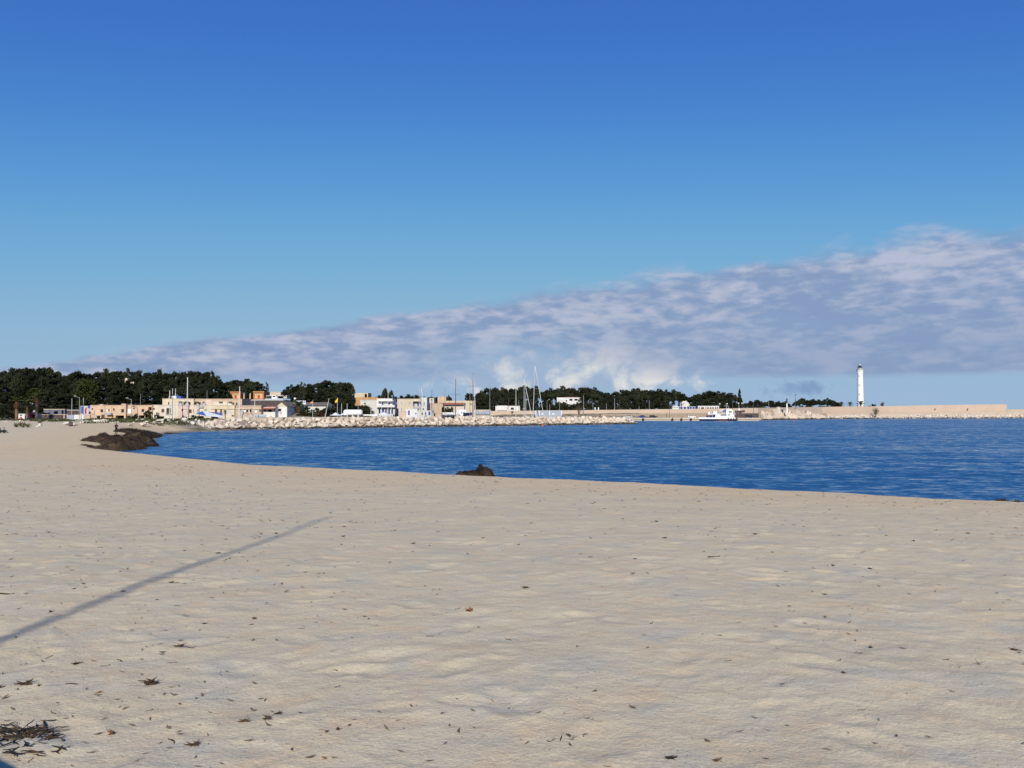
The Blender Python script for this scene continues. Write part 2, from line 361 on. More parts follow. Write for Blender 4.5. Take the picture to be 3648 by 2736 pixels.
def hbase(x, y):
    x = np.asarray(x, float); y = np.asarray(y, float)
    r = np.hypot(x, np.where(y > 0, y, y * 0.3))
    h = np.interp(r, [0, 10, 20, 32, 43, 62, 82, 110, 150, 190, 212, 222, 400], [3.42, 3.02, 2.52, 1.95, 1.6, 1.05, 0.72, 0.72, 1.3, 2.0, 2.45, 2.5, 2.6])
    far = sstep(y, 232, 262)
    left = sstep(-x, 50, 72)
    h = h + far * left * (3.6 + 3.2 * sstep(y, 275, 340))
    h = h + sstep(y, 290, 400) * (1 - left) * 1.6 * sstep(-x, -40, 30)
    quay = sstep(x, -22, -8) * sstep(y, 330, 392)
    h = h * (1 - quay) + quay * (1.0 + 3.2 * sstep(y, 414, 420) * sstep(x, -30, 0) * (1 - sstep(x - (y - 418) * 1.75, 118, 122)))
    s = sea_dist(x, y)
    c = 0.25 * s
    k = 0.35
    q = np.clip(0.5 + 0.5 * (c - h) / k, 0, 1)
    out = c * (1 - q) + h * q - k * q * (1 - q)
    return np.maximum(out, -4.0), s
def prints(x, y):                        # a beach walked over: dents with soft rims, half filled by wind
    out = np.zeros_like(x)
    for cs, sd_, pr, dep in ((0.52, 3, 0.42, 0.015), (0.33, 31, 0.30, 0.006)):
        ix = np.floor(x / cs); iy = np.floor(y / cs)
        for i in (-1, 0, 1):
            for j in (-1, 0, 1):
                cx = ix + i; cy = iy + j
                px = (cx + hash2(cx, cy, sd_)) * cs; py = (cy + hash2(cx, cy, sd_ + 1)) * cs
                a = hash2(cx, cy, sd_ + 2) * 6.283; on = hash2(cx, cy, sd_ + 3) < pr
                sz = (0.55 + 0.6 * hash2(cx, cy, sd_ + 4)) * cs / 0.46
                dx = x - px; dy = y - py
                u = (dx * np.cos(a) + dy * np.sin(a)) / (0.21 * sz); v = (-dx * np.sin(a) + dy * np.cos(a)) / (0.115 * sz)
                q = u * u + v * v
                out += np.where(on, dep * (0.6 + 0.8 * hash2(cx, cy, sd_ + 5)) * (-np.exp(-q * 1.1) + 0.45 * np.exp(-((np.sqrt(q) - 1.45) ** 2) * 4.5)), 0)
    return out
def ground(x, y, detail=True):
    x = np.asarray(x, float); y = np.asarray(y, float)
    h, s = hbase(x, y)
    land = sstep(s, 0.3, 6)
    h = h + land * (0.10 * fbm(x * 0.22, y * 0.22, 3, 5) + 0.03 * fbm(x * 0.9, y * 0.9, 3, 8))
    if detail:
        fade = 1 - sstep(y, 60, 110)
        wd = 0.35 + 0.9 * np.clip(fbm(x * 0.3 + 40, y * 0.3, 3, 21) + 0.5, 0, 1)
        h = h + land * fade * (prints(x, y) * wd + 0.026 * fbm(x * 2.2, y * 2.2, 4, 12) + 0.006 * fbm(x * 9, y * 11, 3, 55))
    return h
def gz(x, y, detail=True): return float(ground(np.array([x]), np.array([y]), detail)[0])

# one sheet: fine in front of the viewer, coarse elsewhere, out to the horizon
def build_ground():
    fine = np.linspace(-R(41), R(41), 640)
    coarse = np.linspace(R(41), R(319), 72)[1:-1]
    ang = np.concatenate([fine, coarse])
    rr = np.concatenate([[0.6, 1.2, 1.9], 2.6 * (62 / 2.6) ** np.linspace(0, 1, 640), 62 * (300 / 62) ** np.linspace(0, 1, 170)[1:], 300 * (9000 / 300) ** np.linspace(0, 1, 70)[1:]])
    nA = len(ang); nR = len(rr)
    A, RR = np.meshgrid(ang, rr)
    x = (np.sin(A) * RR).ravel(); y = (np.cos(A) * RR).ravel()
    z = ground(x, y)
    _, s = hbase(x, y)
    co = np.stack([x, y, z], 1)
    i = np.arange(nR - 1)[:, None] * nA; j = np.arange(nA)[None]
    jn = (j + 1) % nA
    q = np.stack([i + j, i + nA + j, i + nA + jn, i + jn], -1).reshape(-1, 4)
    me = bpy.data.meshes.new('ground')
    nv = len(co)
    co = np.vstack([co, [[0, 0, 3.42]]])
    tri = [(nv, k, (k + 1) % nA) for k in range(nA)]
    nq = len(q)
    me.vertices.add(nv + 1); me.vertices.foreach_set('co', co.ravel())
    loops = np.concatenate([q.ravel(), np.array(tri).ravel()]).astype(np.int32)
    me.loops.add(len(loops)); me.loops.foreach_set('vertex_index', loops)
    starts = np.concatenate([np.arange(nq) * 4, nq * 4 + np.arange(len(tri)) * 3]).astype(np.int32)
    me.polygons.add(nq + len(tri)); me.polygons.foreach_set('loop_start', starts)
    me.update(calc_edges=True); me.validate(); me.shade_smooth()
    at = me.attributes.new('soil', 'FLOAT', 'POINT')
    v = np.maximum(sstep(y - 0.15 * x, 268, 278) * (x < -20) * 2.0, sstep(y + 10 * (x > -85) + 14 * fbm(x * 0.06, y * 0.06, 3, 77), 192, 204) * (y > 176))
    at.data.foreach_set('value', np.append(v, 0).astype(np.float32))
    at = me.attributes.new('shore', 'FLOAT', 'POINT')
    at.data.foreach_set('value', np.append(1 - sstep(s + 8 * fbm(x * 0.12, y * 0.12, 3, 91), 8, 26), 0).astype(np.float32))
    at = me.attributes.new('wet', 'FLOAT', 'POINT')
    at.data.foreach_set('value', np.append(1 - sstep(s + 1.2 * fbm(x * 0.5, y * 0.5, 3, 3), 0.4, 2.2), 0).astype(np.float32))
    return me
def sand_mat():
    m = bpy.data.materials.new('beach_sand'); m.use_nodes = True; t = m.node_tree; b = t.nodes['Principled BSDF']
    b.inputs['Roughness'].default_value = 0.95; b.inputs['Specular IOR Level'].default_value = 0.15
    g = t.nodes.new('ShaderNodeNewGeometry')
    def noise(s, d=5, r=0.6, sc=(1, 1, 1), off=(0, 0, 0)):
        mp = t.nodes.new('ShaderNodeMapping'); mp.inputs['Scale'].default_value = sc; mp.inputs['Location'].default_value = off
        t.links.new(g.outputs['Position'], mp.inputs[0])
        n = t.nodes.new('ShaderNodeTexNoise'); n.inputs['Scale'].default_value = s; n.inputs['Detail'].default_value = d; n.inputs['Roughness'].default_value = r
        t.links.new(mp.outputs[0], n.inputs['Vector']); return n.outputs[0]
    def rng_(x, a, b_, c=0, d=1):
        n = t.nodes.new('ShaderNodeMapRange'); n.inputs[1].default_value = a; n.inputs[2].default_value = b_; n.inputs[3].default_value = c; n.inputs[4].default_value = d
        t.links.new(x, n.inputs[0]); return n.outputs[0]
    def mix(f, a, b_, mode='MIX'):
        n = t.nodes.new('ShaderNodeMix'); n.data_type = 'RGBA'; n.blend_type = mode
        if isinstance(f, float): n.inputs[0].default_value = f
        else: t.links.new(f, n.inputs[0])
        for i, q in ((6, a), (7, b_)):
            if isinstance(q, tuple): n.inputs[i].default_value = (*q, 1)
            else: t.links.new(q, n.inputs[i])
        return n.outputs[2]
    def att(nm):
        a = t.nodes.new('ShaderNodeAttribute'); a.attribute_name = nm; return a.outputs['Fac']
    c = mix(rng_(noise(0.9, 6, 0.6), 0.35, 0.65), (0.60, 0.505, 0.325), (0.665, 0.57, 0.375))
    c = mix(rng_(noise(3.2, 6, 0.6, off=(7, 3, 0)), 0.50, 0.64, 0, 0.8), c, (0.65, 0.495, 0.30))     # drifted warm shell sand
    c = mix(rng_(noise(1.6, 5, 0.6, off=(1, 13, 0)), 0.50, 0.66, 0, 0.85), c, (0.52, 0.475, 0.365))    # greyer crusted sand
    c = mix(rng_(noise(62, 4, 0.75), 0.36, 0.64, 0.0, 1.0), mix(0.30, c, (0.22, 0.18, 0.14)), mix(0.25, c, (0.60, 0.545, 0.43)))
    vo = t.nodes.new('ShaderNodeTexVoronoi'); vo.inputs['Scale'].default_value = 26; t.links.new(g.outputs['Position'], vo.inputs['Vector'])
    c = mix(rng_(vo.outputs['Distance'], 0.06, 0.12, 0.9, 0.0), c, (0.72, 0.70, 0.66))              # broken white shell
    vo2 = t.nodes.new('ShaderNodeTexVoronoi'); vo2.inputs['Scale'].default_value = 11; t.links.new(g.outputs['Position'], vo2.inputs['Vector'])
    c = mix(rng_(vo2.outputs['Distance'], 0.04, 0.10, 0.7, 0.0), c, (0.11, 0.085, 0.06))              # dark grit
    c = mix(rng_(att('shore'), 0, 1, 0, 0.75), c, mix(0.5, c, (0.60, 0.42, 0.23)))                   # coarser, warmer sand towards the sea
    c = mix(att('wet'), c, (0.20, 0.165, 0.125))
    soil = mix(rng_(noise(0.35, 6, 0.65), 0.4, 0.6), (0.10, 0.095, 0.05), (0.34, 0.285, 0.22))
    c = mix(att('soil'), c, soil)
    c = mix(rng_(att('soil'), 1.0, 2.0), c, (0.035, 0.032, 0.018))      # needle litter under the pines
    t.links.new(c, b.inputs['Base Color'])
    bp = t.nodes.new('ShaderNodeBump'); bp.inputs['Distance'].default_value = 0.008; bp.inputs['Strength'].default_value = 0.9
    ad = t.nodes.new('ShaderNodeMath'); ad.operation = 'ADD'
    t.links.new(noise(38, 5, 0.65), ad.inputs[0]); t.links.new(rng_(noise(9, 4, 0.6), 0, 1, 0, 1.8), ad.inputs[1])
    t.links.new(ad.outputs[0], bp.inputs['Height']); t.links.new(bp.outputs[0], b.inputs['Normal'])
    return m
M['sand'] = sand_mat()
go = obj('ground', build_ground(), M['sand']); tag(go, 'pale trodden sand beach running back to low land', 'beach', kind='structure')

# ------------------------------------------------------------------ the sea
def water_mat():
    m = bpy.data.materials.new('sea_water'); m.use_nodes = True; t = m.node_tree; b = t.nodes['Principled BSDF']
    b.inputs['Base Color'].default_value = (0.013, 0.066, 0.160, 1)
    b.inputs['Roughness'].default_value = 0.10; b.inputs['IOR'].default_value = 1.333
    g = t.nodes.new('ShaderNodeNewGeometry')
    def noise(s, d, sc=(1, 1, 1), r=0.55, off=(0, 0, 0)):
        mp = t.nodes.new('ShaderNodeMapping'); mp.inputs['Scale'].default_value = sc; mp.inputs['Rotation'].default_value = (0, 0, 0.2); mp.inputs['Location'].default_value = off
        t.links.new(g.outputs['Position'], mp.inputs[0])
        n = t.nodes.new('ShaderNodeTexNoise'); n.inputs['Scale'].default_value = s; n.inputs['Detail'].default_value = d; n.inputs['Roughness'].default_value = r
        t.links.new(mp.outputs[0], n.inputs['Vector']); return n.outputs[0]
    def ma(op, a, b_):
        n = t.nodes.new('ShaderNodeMath'); n.operation = op
        for i, q in enumerate((a, b_)):
            if isinstance(q, (int, float)): n.inputs[i].default_value = q
            else: t.links.new(q, n.inputs[i])
        return n.outputs[0]
    def slope(sc, d, st, k, off=(0, 0, 0)):
        mp = t.nodes.new('ShaderNodeMapping'); mp.inputs['Scale'].default_value = st; mp.inputs['Rotation'].default_value = (0, 0, 0.15); mp.inputs['Location'].default_value = off
        t.links.new(g.outputs['Position'], mp.inputs[0])
        n = t.nodes.new('ShaderNodeTexNoise'); n.inputs['Scale'].default_value = sc; n.inputs['Detail'].default_value = d; n.inputs['Roughness'].default_value = 0.6
        t.links.new(mp.outputs[0], n.inputs['Vector'])
        sb = t.nodes.new('ShaderNodeVectorMath'); sb.operation = 'SUBTRACT'; sb.inputs[1].default_value = (0.5, 0.5, 0.5); t.links.new(n.outputs['Color'], sb.inputs[0])
        ml = t.nodes.new('ShaderNodeVectorMath'); ml.operation = 'MULTIPLY'; ml.inputs[1].default_value = (k * 0.7, k, 0); t.links.new(sb.outputs[0], ml.inputs[0])
        return ml.outputs[0]
    def vadd(a, b_):
        n = t.nodes.new('ShaderNodeVectorMath'); n.operation = 'ADD'
        for i, q in enumerate((a, b_)):
            if isinstance(q, tuple): n.inputs[i].default_value = q
            else: t.links.new(q, n.inputs[i])
        return n.outputs[0]
    wind = t.nodes.new('ShaderNodeMapRange'); wind.inputs[1].default_value = 0.38; wind.inputs[2].default_value = 0.62; wind.inputs[3].default_value = 0.62; wind.inputs[4].default_value = 1.2
    t.links.new(noise(0.03, 3, (0.28, 1, 1), 0.5, (3, 5, 0)), wind.inputs[0])
    sl_ = vadd(vadd(slope(1.25, 3, (0.50, 1, 1), 0.72), slope(4.2, 3, (0.6, 1, 1), 0.45, (4, 9, 0))), slope(0.16, 2, (0.3, 1, 1), 0.25, (9, 2, 0)))
    sc_ = t.nodes.new('ShaderNodeVectorMath'); sc_.operation = 'SCALE'; t.links.new(vadd(sl_, (0, -0.15, 0)), sc_.inputs[0])      # wavelets ride in to the beach, their faces turned to it; t.links.new(wind.outputs[0], sc_.inputs['Scale'])
    nn = t.nodes.new('ShaderNodeVectorMath'); nn.operation = 'NORMALIZE'; t.links.new(vadd(sc_.outputs[0], (0, 0, 1)), nn.inputs[0])
    t.links.new(nn.outputs[0], b.inputs['Normal'])
    return m
M['water'] = water_mat()
mb = MB(); mb.add([(-300, 20, 0), (9000, 20, 0), (9000, 9000, 0), (-300, 9000, 0)], [(0, 1, 2, 3)])
mb.add([(15, -3000, 0), (9000, -3000, 0), (9000, 20, 0), (15, 20, 0)], [(0, 1, 2, 3)])
wo_ = obj('sea', mb.mesh('sea'), M['water']); tag(wo_, 'rippled deep blue bay water', 'sea', kind='structure')

# ------------------------------------------------------------------ placing things on the ground
PT = math.atan((HZ - 1368.0) / F)
def ray_hit(px, py, d0=2.5, d1=400.0, detail=True):        # where the line of sight through a photo pixel meets the ground
    a = (px - 1824) / F; b = (1368 - py) / F
    yd = math.cos(PT) - b * math.sin(PT); xs = a / yd; zs = (math.sin(PT) + b * math.cos(PT)) / yd
    d = d0 * (d1 / d0) ** np.linspace(0, 1, 1500)
    g = ground(xs * d, d, detail); z = CAMZ + zs * d
    i = int(np.argmax(z <= g))
    return xs * d[i], d[i], float(g[i])

def rock_mesh(seed, sx=1.0, sy=0.85, sz=0.75, n=16):
    r = random.Random(seed); bm = bmesh.new()
    for i in range(n):
        v = Vector((r.gauss(0, 1), r.gauss(0, 1), r.gauss(0, 1))).normalized()
        k = 1.0 / max(abs(v.x), abs(v.y), abs(v.z)); k = 1 + (k - 1) * r.uniform(0.2, 0.75)
        v *= k * r.uniform(0.82, 1.0)
        bm.verts.new((v.x * sx * 0.5, v.y * sy * 0.5, v.z * sz * 0.5))
    bmesh.ops.convex_hull(bm, input=bm.verts[:])
    for v in [v for v in bm.verts if not v.link_faces]: bm.verts.remove(v)
    me = bpy.data.meshes.new('boulder'); bm.to_mesh(me); bm.free(); return me
ROCKS = [rock_mesh(i, 1, random.uniform(.7, 1), random.uniform(.6, .9)) for i in range(14)]
for q in ROCKS: q.materials.append(M['rock'])
ROCKW = [q.copy() for q in ROCKS]
for q in ROCKW: q.materials.clear(); q.materials.append(M['rockw'])

def baked(parts, name, mat_):                              # many small meshes joined into one
    vs = []; fs = []; o = 0
    for me, mx in parts:
        co = np.empty(len(me.vertices) * 3); me.vertices.foreach_get('co', co); co = co.reshape(-1, 3)
        m3 = np.array(mx.to_3x3()); t = np.array(mx.translation)
        vs.append(co @ m3.T + t)
        fs += [tuple(o + k for k in p.vertices) for p in me.polygons]; o += len(co)
    me = bpy.data.meshes.new(name); me.from_pydata(np.vstack(vs).tolist(), [], fs); me.update()
    if mat_: me.materials.append(mat_)
    return me
def rmat(loc, size, r, flat=1.0):
    return Matrix.Translation(loc) @ Matrix.Rotation(r.uniform(0, 6.28), 4, 'Z') @ Matrix.Rotation(r.uniform(-.6, .6), 4, 'X') @ Matrix.Rotation(r.uniform(-.6, .6), 4, 'Y') @ Matrix.Diagonal((size, size, size * flat, 1))

def riprap(name, label, path, hts, rows, spacing, smin, smax, run, seed, small, pname='boulder', meshes=None, cap=300, back=True, core_mat=None):
    r = random.Random(seed); meshes = meshes or ROCKS
    root = thing(name, label, 'breakwater', (path[0][0], path[0][1], 0))
    P = [Vector((*p, 0)) for p in path]
    segs = [(P[i], P[i + 1], (P[i + 1] - P[i]).length) for i in range(len(P) - 1)]
    tot = sum(s[2] for s in segs)
    def at(s):
        acc = 0
        for i, (a, b, l) in enumerate(segs):
            if s <= acc + l or i == len(segs) - 1:
                t = (s - acc) / l; dr = (b - a).normalized()
                return a + (b - a) * t, Vector((-dr.y, dr.x, 0)), hts[i] + (hts[i + 1] - hts[i]) * min(1, max(0, t))
            acc += l
    # the packed core under the stones
    mb = MB(); K = max(8, int(tot / 5)); prof = []
    for k in range(K + 1):
        p, nrm, H = at(tot * k / K)
        sec = [(0.9, -1.5), (run * 0.55, H * 0.35), (run * 0.95, H - 0.85), (run + 3.0, H - 0.85)] + ([(run + 6.0, -1.5)] if back else [(run + 3.2, -1.5)])
        prof += [p + nrm * o + Vector((0, 0, z)) for o, z in sec]
    n = 5
    mb.add(prof, [(k * n + i, (k + 1) * n + i, (k + 1) * n + i + 1, k * n + i + 1) for k in range(K) for i in range(n - 1)])
    part('core', mb, core_mat or M['stonewall'], root)
    spots = []
    for row in range(rows):
        s = r.uniform(0, spacing)
        while s < tot:
            p, nrm, H = at(s)
            f = row / max(1, rows - 1)
            sz = r.uniform(smin, smax)
            o = 0.25 + f * run + r.uniform(-.3, .3)
            z = -0.05 + f * (H - 0.55) + r.uniform(-.25, .25)
            loc = p + nrm * o + Vector((0, 0, z)); spots.append((sz / loc.length, loc, sz))
            s += spacing * r.uniform(0.75, 1.2)
    spots.sort(key=lambda q: -q[0])
    rest = []
    for i, (_, loc, sz) in enumerate(spots):
        mx = rmat(loc - root.location, sz, r); me = r.choice(meshes)
        if i < cap:
            o = obj(pname, me, None, root); o.matrix_local = mx
        else: rest.append((me, mx))
    for k in range(small):
        p, nrm, H = at(r.uniform(0, tot)); f = r.uniform(-0.05, 1.35)
        loc = p + nrm * (0.1 + f * run) + Vector((0, 0, min(f, 1) * (H - 0.5) + 0.1))
        rest.append((r.choice(meshes), rmat(loc - root.location, r.uniform(smin * .3, smin * .75), r)))
    if rest:
        o = obj('small_stones', baked(rest, 'small_stones', meshes[0].materials[0]), None, root); o['kind'] = 'stuff'
    return root

JP = [(-74.5, 196), (-70, 213), (-39.5, 238), (2.4, 264), (48, 303)]
riprap('rock_jetty', 'long jetty of tumbled cream limestone boulders sheltering the boatyard', JP, [1.9, 3.0, 3.1, 3.1, 2.5], 5, 2.05, 1.45, 2.55, 4.2, 5, 420)

# ------------------------------------------------------------------ scattered boulders on the bank
BO = [(136,1517,16,9,'w'),(229,1515,24,14,'w'),(258,1517,26,14,'w'),(285,1508,10,8,'w'),(294,1508,9,7,'w'),(305,1508,9,6,'w'),(340,1507,20,14,'w'),(358,1505,24,14,'w'),(371,1502,14,9,'w'),(459,1517,18,9,'w'),
      (170,1497,9,4,'w'),(504,1519,23,16,'g'),(520,1519,17,13,'g'),(519,1506,9,8,'w'),(563,1504,26,10,'p'),(599,1503,23,9,'w'),(631,1508,13,9,'w'),(651,1503,21,17,'w'),(678,1508,14,9,'w'),(683,1513,18,11,'w'),
      (705,1506,19,13,'w'),(723,1511,13,10,'w'),(741,1508,15,10,'w'),(750,1516,19,12,'p'),(734,1514,14,9,'w'),(765,1500,12,7,'w'),(775,1516,26,18,'p'),(803,1512,18,16,'w'),(821,1508,15,12,'w'),(821,1523,28,17,'w'),
      (834,1528,24,12,'w'),(844,1504,22,15,'p'),(869,1506,27,22,'w'),(850,1514,18,12,'w'),(486,1499,11,6,'w'),(504,1498,12,6,'w'),(547,1509,22,9,'p'),(615,1500,12,8,'g'),(575,1508,15,7,'w'),(695,1498,10,7,'w'),
      (790,1519,16,10,'p'),(806,1524,14,9,'w'),(762,1518,12,8,'w'),(667,1508,12,8,'w'),(128,1521,8,4,'w'),(890,1513,18,12,'w'),(880,1525,16,10,'w'),(905,1518,18,13,'p')]
for i, (px, py, wp, hp, c) in enumerate(BO):
    x, d, z = ray_hit(px, py, 120, 240, False)
    W = m_(wp, d) * 1.35; H = max(m_(hp, d) * 1.5, W * 0.5)
    me = random.choice(ROCKW if c == 'w' else ROCKS)
    o = obj('boulder', me, None, None, (x, d + W * .4, z + H * .28)); o.scale = (W, W * .9, H * 1.15); o.rotation_euler = (random.uniform(-.2, .2), random.uniform(-.2, .2), random.uniform(0, 6.28))
    lb = {'w': 'loose white boulder lying on the weedy bank below the peach houses', 'g': 'grey brown boulder in the pair at the foot of the weedy bank', 'p': 'pinkish boulder half sunk in the sand bank before the jetty'}[c]
    tag(o, lb, 'boulder', {'w': 'white boulders on the bank', 'g': 'grey boulders on the bank', 'p': 'pinkish boulders on the bank'}[c])
# dark lump standing in for the shaded gap between two boulders
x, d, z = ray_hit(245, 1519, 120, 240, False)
o = obj('gap_shade_lump', rock_mesh(77, 1, .8, 1.2), M['darkwall'], None, (x, d + .5, z + .35)); o.scale = (1.0, .9, 1.1); tag(o, 'dark pointed lump standing in for the shaded gap between two white boulders', 'rock')

# ------------------------------------------------------------------ foliage
def quads(c, size, rg, flat=0.0):
    n = len(c)
    a = rg.normal(size=(n, 3)); a /= np.linalg.norm(a, axis=1)[:, None]
    b = rg.normal(size=(n, 3)); b[:, 2] *= (1 - flat); b -= (a * b).sum(1)[:, None] * a; b /= np.linalg.norm(b, axis=1)[:, None]
    s = (size * rg.uniform(0.6, 1.3, n))[:, None]
    v = np.stack([c - a * s - b * s * .55, c + a * s - b * s * .3, c + a * s * .8 + b * s * .55, c - a * s * .9 + b * s * .4], 1).reshape(-1, 3)
    return v, np.arange(n * 4).reshape(-1, 4)
def np_mesh(name, v, f, m):
    me = bpy.data.meshes.new(name); me.vertices.add(len(v)); me.vertices.foreach_set('co', np.ascontiguousarray(v, np.float32).ravel())
    me.loops.add(f.size); me.loops.foreach_set('vertex_index', f.astype(np.int32).ravel())
    me.polygons.add(len(f)); me.polygons.foreach_set('loop_start', (np.arange(len(f)) * f.shape[1]).astype(np.int32))
    me.update(calc_edges=True); me.materials.append(m); return me
def crown(kind, seed, m, nb=30, per=120, leaf=0.028):
    rg = np.random.default_rng(seed); cs = []
    for k in range(nb):
        a = rg.uniform(0, 6.283); q = math.sqrt(rg.uniform(0, 1)) * 0.42
        if kind == 'umbrella':
            z = 0.52 + 0.40 * (1 - (q / .46) ** 2) * rg.uniform(.35, 1) + rg.uniform(-.05, .05); rb = rg.uniform(.055, .115); fl = .62
        elif kind == 'round':
            t = rg.uniform(0, 1); z = 0.24 + 0.68 * t; q = math.sqrt(rg.uniform(0, 1)) * .42 * math.sqrt(max(0.05, 1 - (2 * t - .8) ** 2 / 1.6)); rb = rg.uniform(.055, .105); fl = .8
        elif kind == 'bush':
            z = rg.uniform(.1, .85) * (1 - (q / .5) ** 2 * .6); rb = rg.uniform(.10, .16); fl = .9
        elif kind == 'loose':
            t = rg.uniform(0, 1); z = .35 + .6 * t; q *= .85 - .3 * t; rb = rg.uniform(.05, .09); fl = .8
        else:                                              # spire
            t = rg.uniform(0, 1) ** 1.2; z = .06 + .90 * t; q = rg.uniform(.5, 1) * .40 * (1 - t) ** .75; rb = .03 + .085 * (1 - t); fl = .55
        c = np.array([math.cos(a) * q, math.sin(a) * q, z])
        dr = rg.normal(size=(per, 3)); dr /= np.linalg.norm(dr, axis=1)[:, None]
        rad = rb * rg.uniform(.55, 1.12, per)[:, None]
        cs.append(c + dr * rad * np.array([1, 1, fl]))
    v, f = quads(np.vstack(cs), leaf, rg)
    v[:, 2] = np.clip(v[:, 2], 0.0, 1.0)
    return np_mesh('crown', v, f, m)
CR = {'umbrella': [crown('umbrella', 20 + i, M['pine'], 70, 66) for i in range(5)],
      'round': [crown('round', 40 + i, M['pine'], 84, 60) for i in range(4)],
      'olive': [crown('round', 60 + i, M['olive'], 80, 56) for i in range(3)],
      'bush': [crown('bush', 80 + i, M['shrub'], 20, 90, .04) for i in range(3)],
      'darkbush': [crown('bush', 90 + i, M['pine'], 22, 110, .035) for i in range(3)],
      'drybush': [crown('bush', 95 + i, M['dryshrub'], 20, 80, .035) for i in range(2)],
      'loose': [crown('loose', 100 + i, M['olive'], 18, 70, .022) for i in range(2)],
      'spire': [crown('spire', 110, M['pine'], 110, 70, .04)]}
def trunk_mesh(kind, seed):
    r = random.Random(seed); mb = MB()
    top = {'umbrella': .66, 'round': .6, 'olive': .6, 'loose': .8, 'spire': .9}.get(kind, .4)
    lean = r.uniform(-.05, .05); w_ = .028
    pts = [(0, 0, -.04), (lean * .3, 0, top * .35), (lean, lean * .4, top)]
    mb.tube(pts, [w_, w_ * .75, w_ * .35], 6)
    for k in range(6 if kind != 'spire' else 0):
        a = r.uniform(0, 6.28); t = r.uniform(.45, .95); z0 = top * t; l = r.uniform(.16, .32)
        p0 = Vector((lean * t, 0, z0)); p1 = p0 + Vector((math.cos(a) * l, math.sin(a) * l, r.uniform(.08, .2)))
        mb.tube([p0, (p0 + p1) / 2 + Vector((0, 0, .02)), p1], [w_ * .4, w_ * .28, w_ * .12], 5)
    me = mb.mesh('trunk'); me.materials.append(M['trunk']); return me
TR = {k: [trunk_mesh(k, 7 + i) for i in range(2)] for k in CR}
def tree(name, label, group, px, pyt, d, wpx, kind, cat='tree', zb=None):
    x = X(px, d); g = gz(x, d, False) if zb is None else zb; zt = Z(pyt, d); H = max(zt - g, .4); W = m_(wpx, d) * 1.06
    t = thing(name, label, cat, (x, d, g), group, random.uniform(0, 6.28), (W, W, H * (1.08 if kind == 'umbrella' else 1.04)))
    obj('trunk' if 'bush' not in kind else 'stem', random.choice(TR[kind]), None, t); obj('crown' if 'bush' not in kind else 'foliage', random.choice(CR[kind]), None, t)
    return t
def line(sil, px): return float(np.interp(px, [a for a, b in sil], [b for a, b in sil]))

S1 = [(-60,1330),(0,1325),(20,1316),(45,1310),(90,1307),(130,1316),(170,1309),(195,1320),(220,1338),(245,1331),(270,1325),(300,1328),(370,1320),(455,1319),(495,1322),(529,1325),(572,1322),(608,1329),(631,1326),(653,1331),
      (676,1323),(710,1318),(728,1320),(744,1334),(766,1334),(775,1350),(796,1364),(812,1363),(825,1355),(852,1347),(880,1349),(902,1355),(925,1360),(943,1372)]
def lab1(row, kind):
    return {'umbrella': 'flat crowned', 'round': 'round crowned', 'olive': 'greyish green'}[kind] + {0: ' pine on the skyline of the wood behind the houses', 1: ' pine half way down the wood behind the houses', 2: ' pine at the lower front edge of the wood'}[row]
px = -40
while px < 930:                                            # skyline row, middle row, front row
    k = random.choice(['umbrella', 'umbrella', 'round']); tree('pine_tree', lab1(0, k), 'skyline pines of the wood, ' + k, px, line(S1, px) + random.uniform(-2, 5), random.uniform(300, 325), random.uniform(62, 92), k); px += random.uniform(30, 42)
px = -50
while px < 900:
    k = random.choice(['umbrella', 'round', 'round']); tree('pine_tree', lab1(1, k), 'middle pines of the wood, ' + k, px, line(S1, px) + random.uniform(18, 40), random.uniform(280, 296), random.uniform(62, 90), k); px += random.uniform(36, 48)
px = -60
while px < 760:
    k = random.choice(['round', 'round', 'olive']) if px < 330 else 'round'
    tree('pine_tree', lab1(2, k), 'front pines of the wood, ' + k, px, line(S1, px) + random.uniform(52, 84), random.uniform(258, 272), random.uniform(60, 88), k); px += random.uniform(40, 52)
tree('broadleaf_tree', 'brighter olive green rounded tree in front of the dark wood', None, 310, 1354, 247, 92, 'olive')
tree('broadleaf_tree', 'loose grey green tree with bare branches at the end of the wood', None, 757, 1324, 300, 50, 'loose')
tree('pine_tree', 'tiny flat topped pine poking above the skyline of the wood', None, 572, 1317, 330, 14, 'umbrella')
tree('broadleaf_tree', 'thin leafless looking tree beside the ochre lodge', None, 952, 1362, 305, 20, 'loose')
S2 = [(1012,1400),(1022,1386),(1036,1373),(1058,1370),(1075,1378),(1090,1372),(1103,1368),(1126,1370),(1144,1358),(1171,1356),(1189,1364),(1212,1364),(1235,1361),(1253,1369),(1262,1388)]
lab2 = 'dark spreading pine in the clump behind the sign and flags'
for px, wp in ((1036,60),(1062,54),(1104,60),(1135,66),(1165,74),(1195,62),(1220,64),(1242,52)):
    tree('pine_tree', lab2, 'pines behind the flags', px, line(S2, px), random.uniform(292, 312), wp, random.choice(['umbrella', 'round']))
for px, wp in ((1020,56),(1060,66),(1110,70),(1150,66),(1190,70),(1232,62),(1250,44)):
    tree('pine_tree', lab2, 'pines behind the flags', px, line(S2, px) + random.uniform(24, 40), random.uniform(276, 288), wp, 'round')
tree('broadleaf_tree', 'paler loose crowned tree inside the clump behind the flags', None, 1080, 1361, 274, 34, 'loose')
tree('broadleaf_tree', 'round dark tree above the white house with blue shutters', None, 1372, 1384, 330, 40, 'round')
tree('broadleaf_tree', 'smaller round tree touching the tree above the blue shuttered house', None, 1394, 1391, 335, 24, 'round')
for px, pt in ((1408,1414),(1432,1411),(1458,1407),(1484,1409),(1510,1415),(1536,1415),(1560,1416)):
    tree('pine_tree', 'low pine on the ridge behind the beige house', 'pines on the ridge', px, pt, 400, 46, 'umbrella')
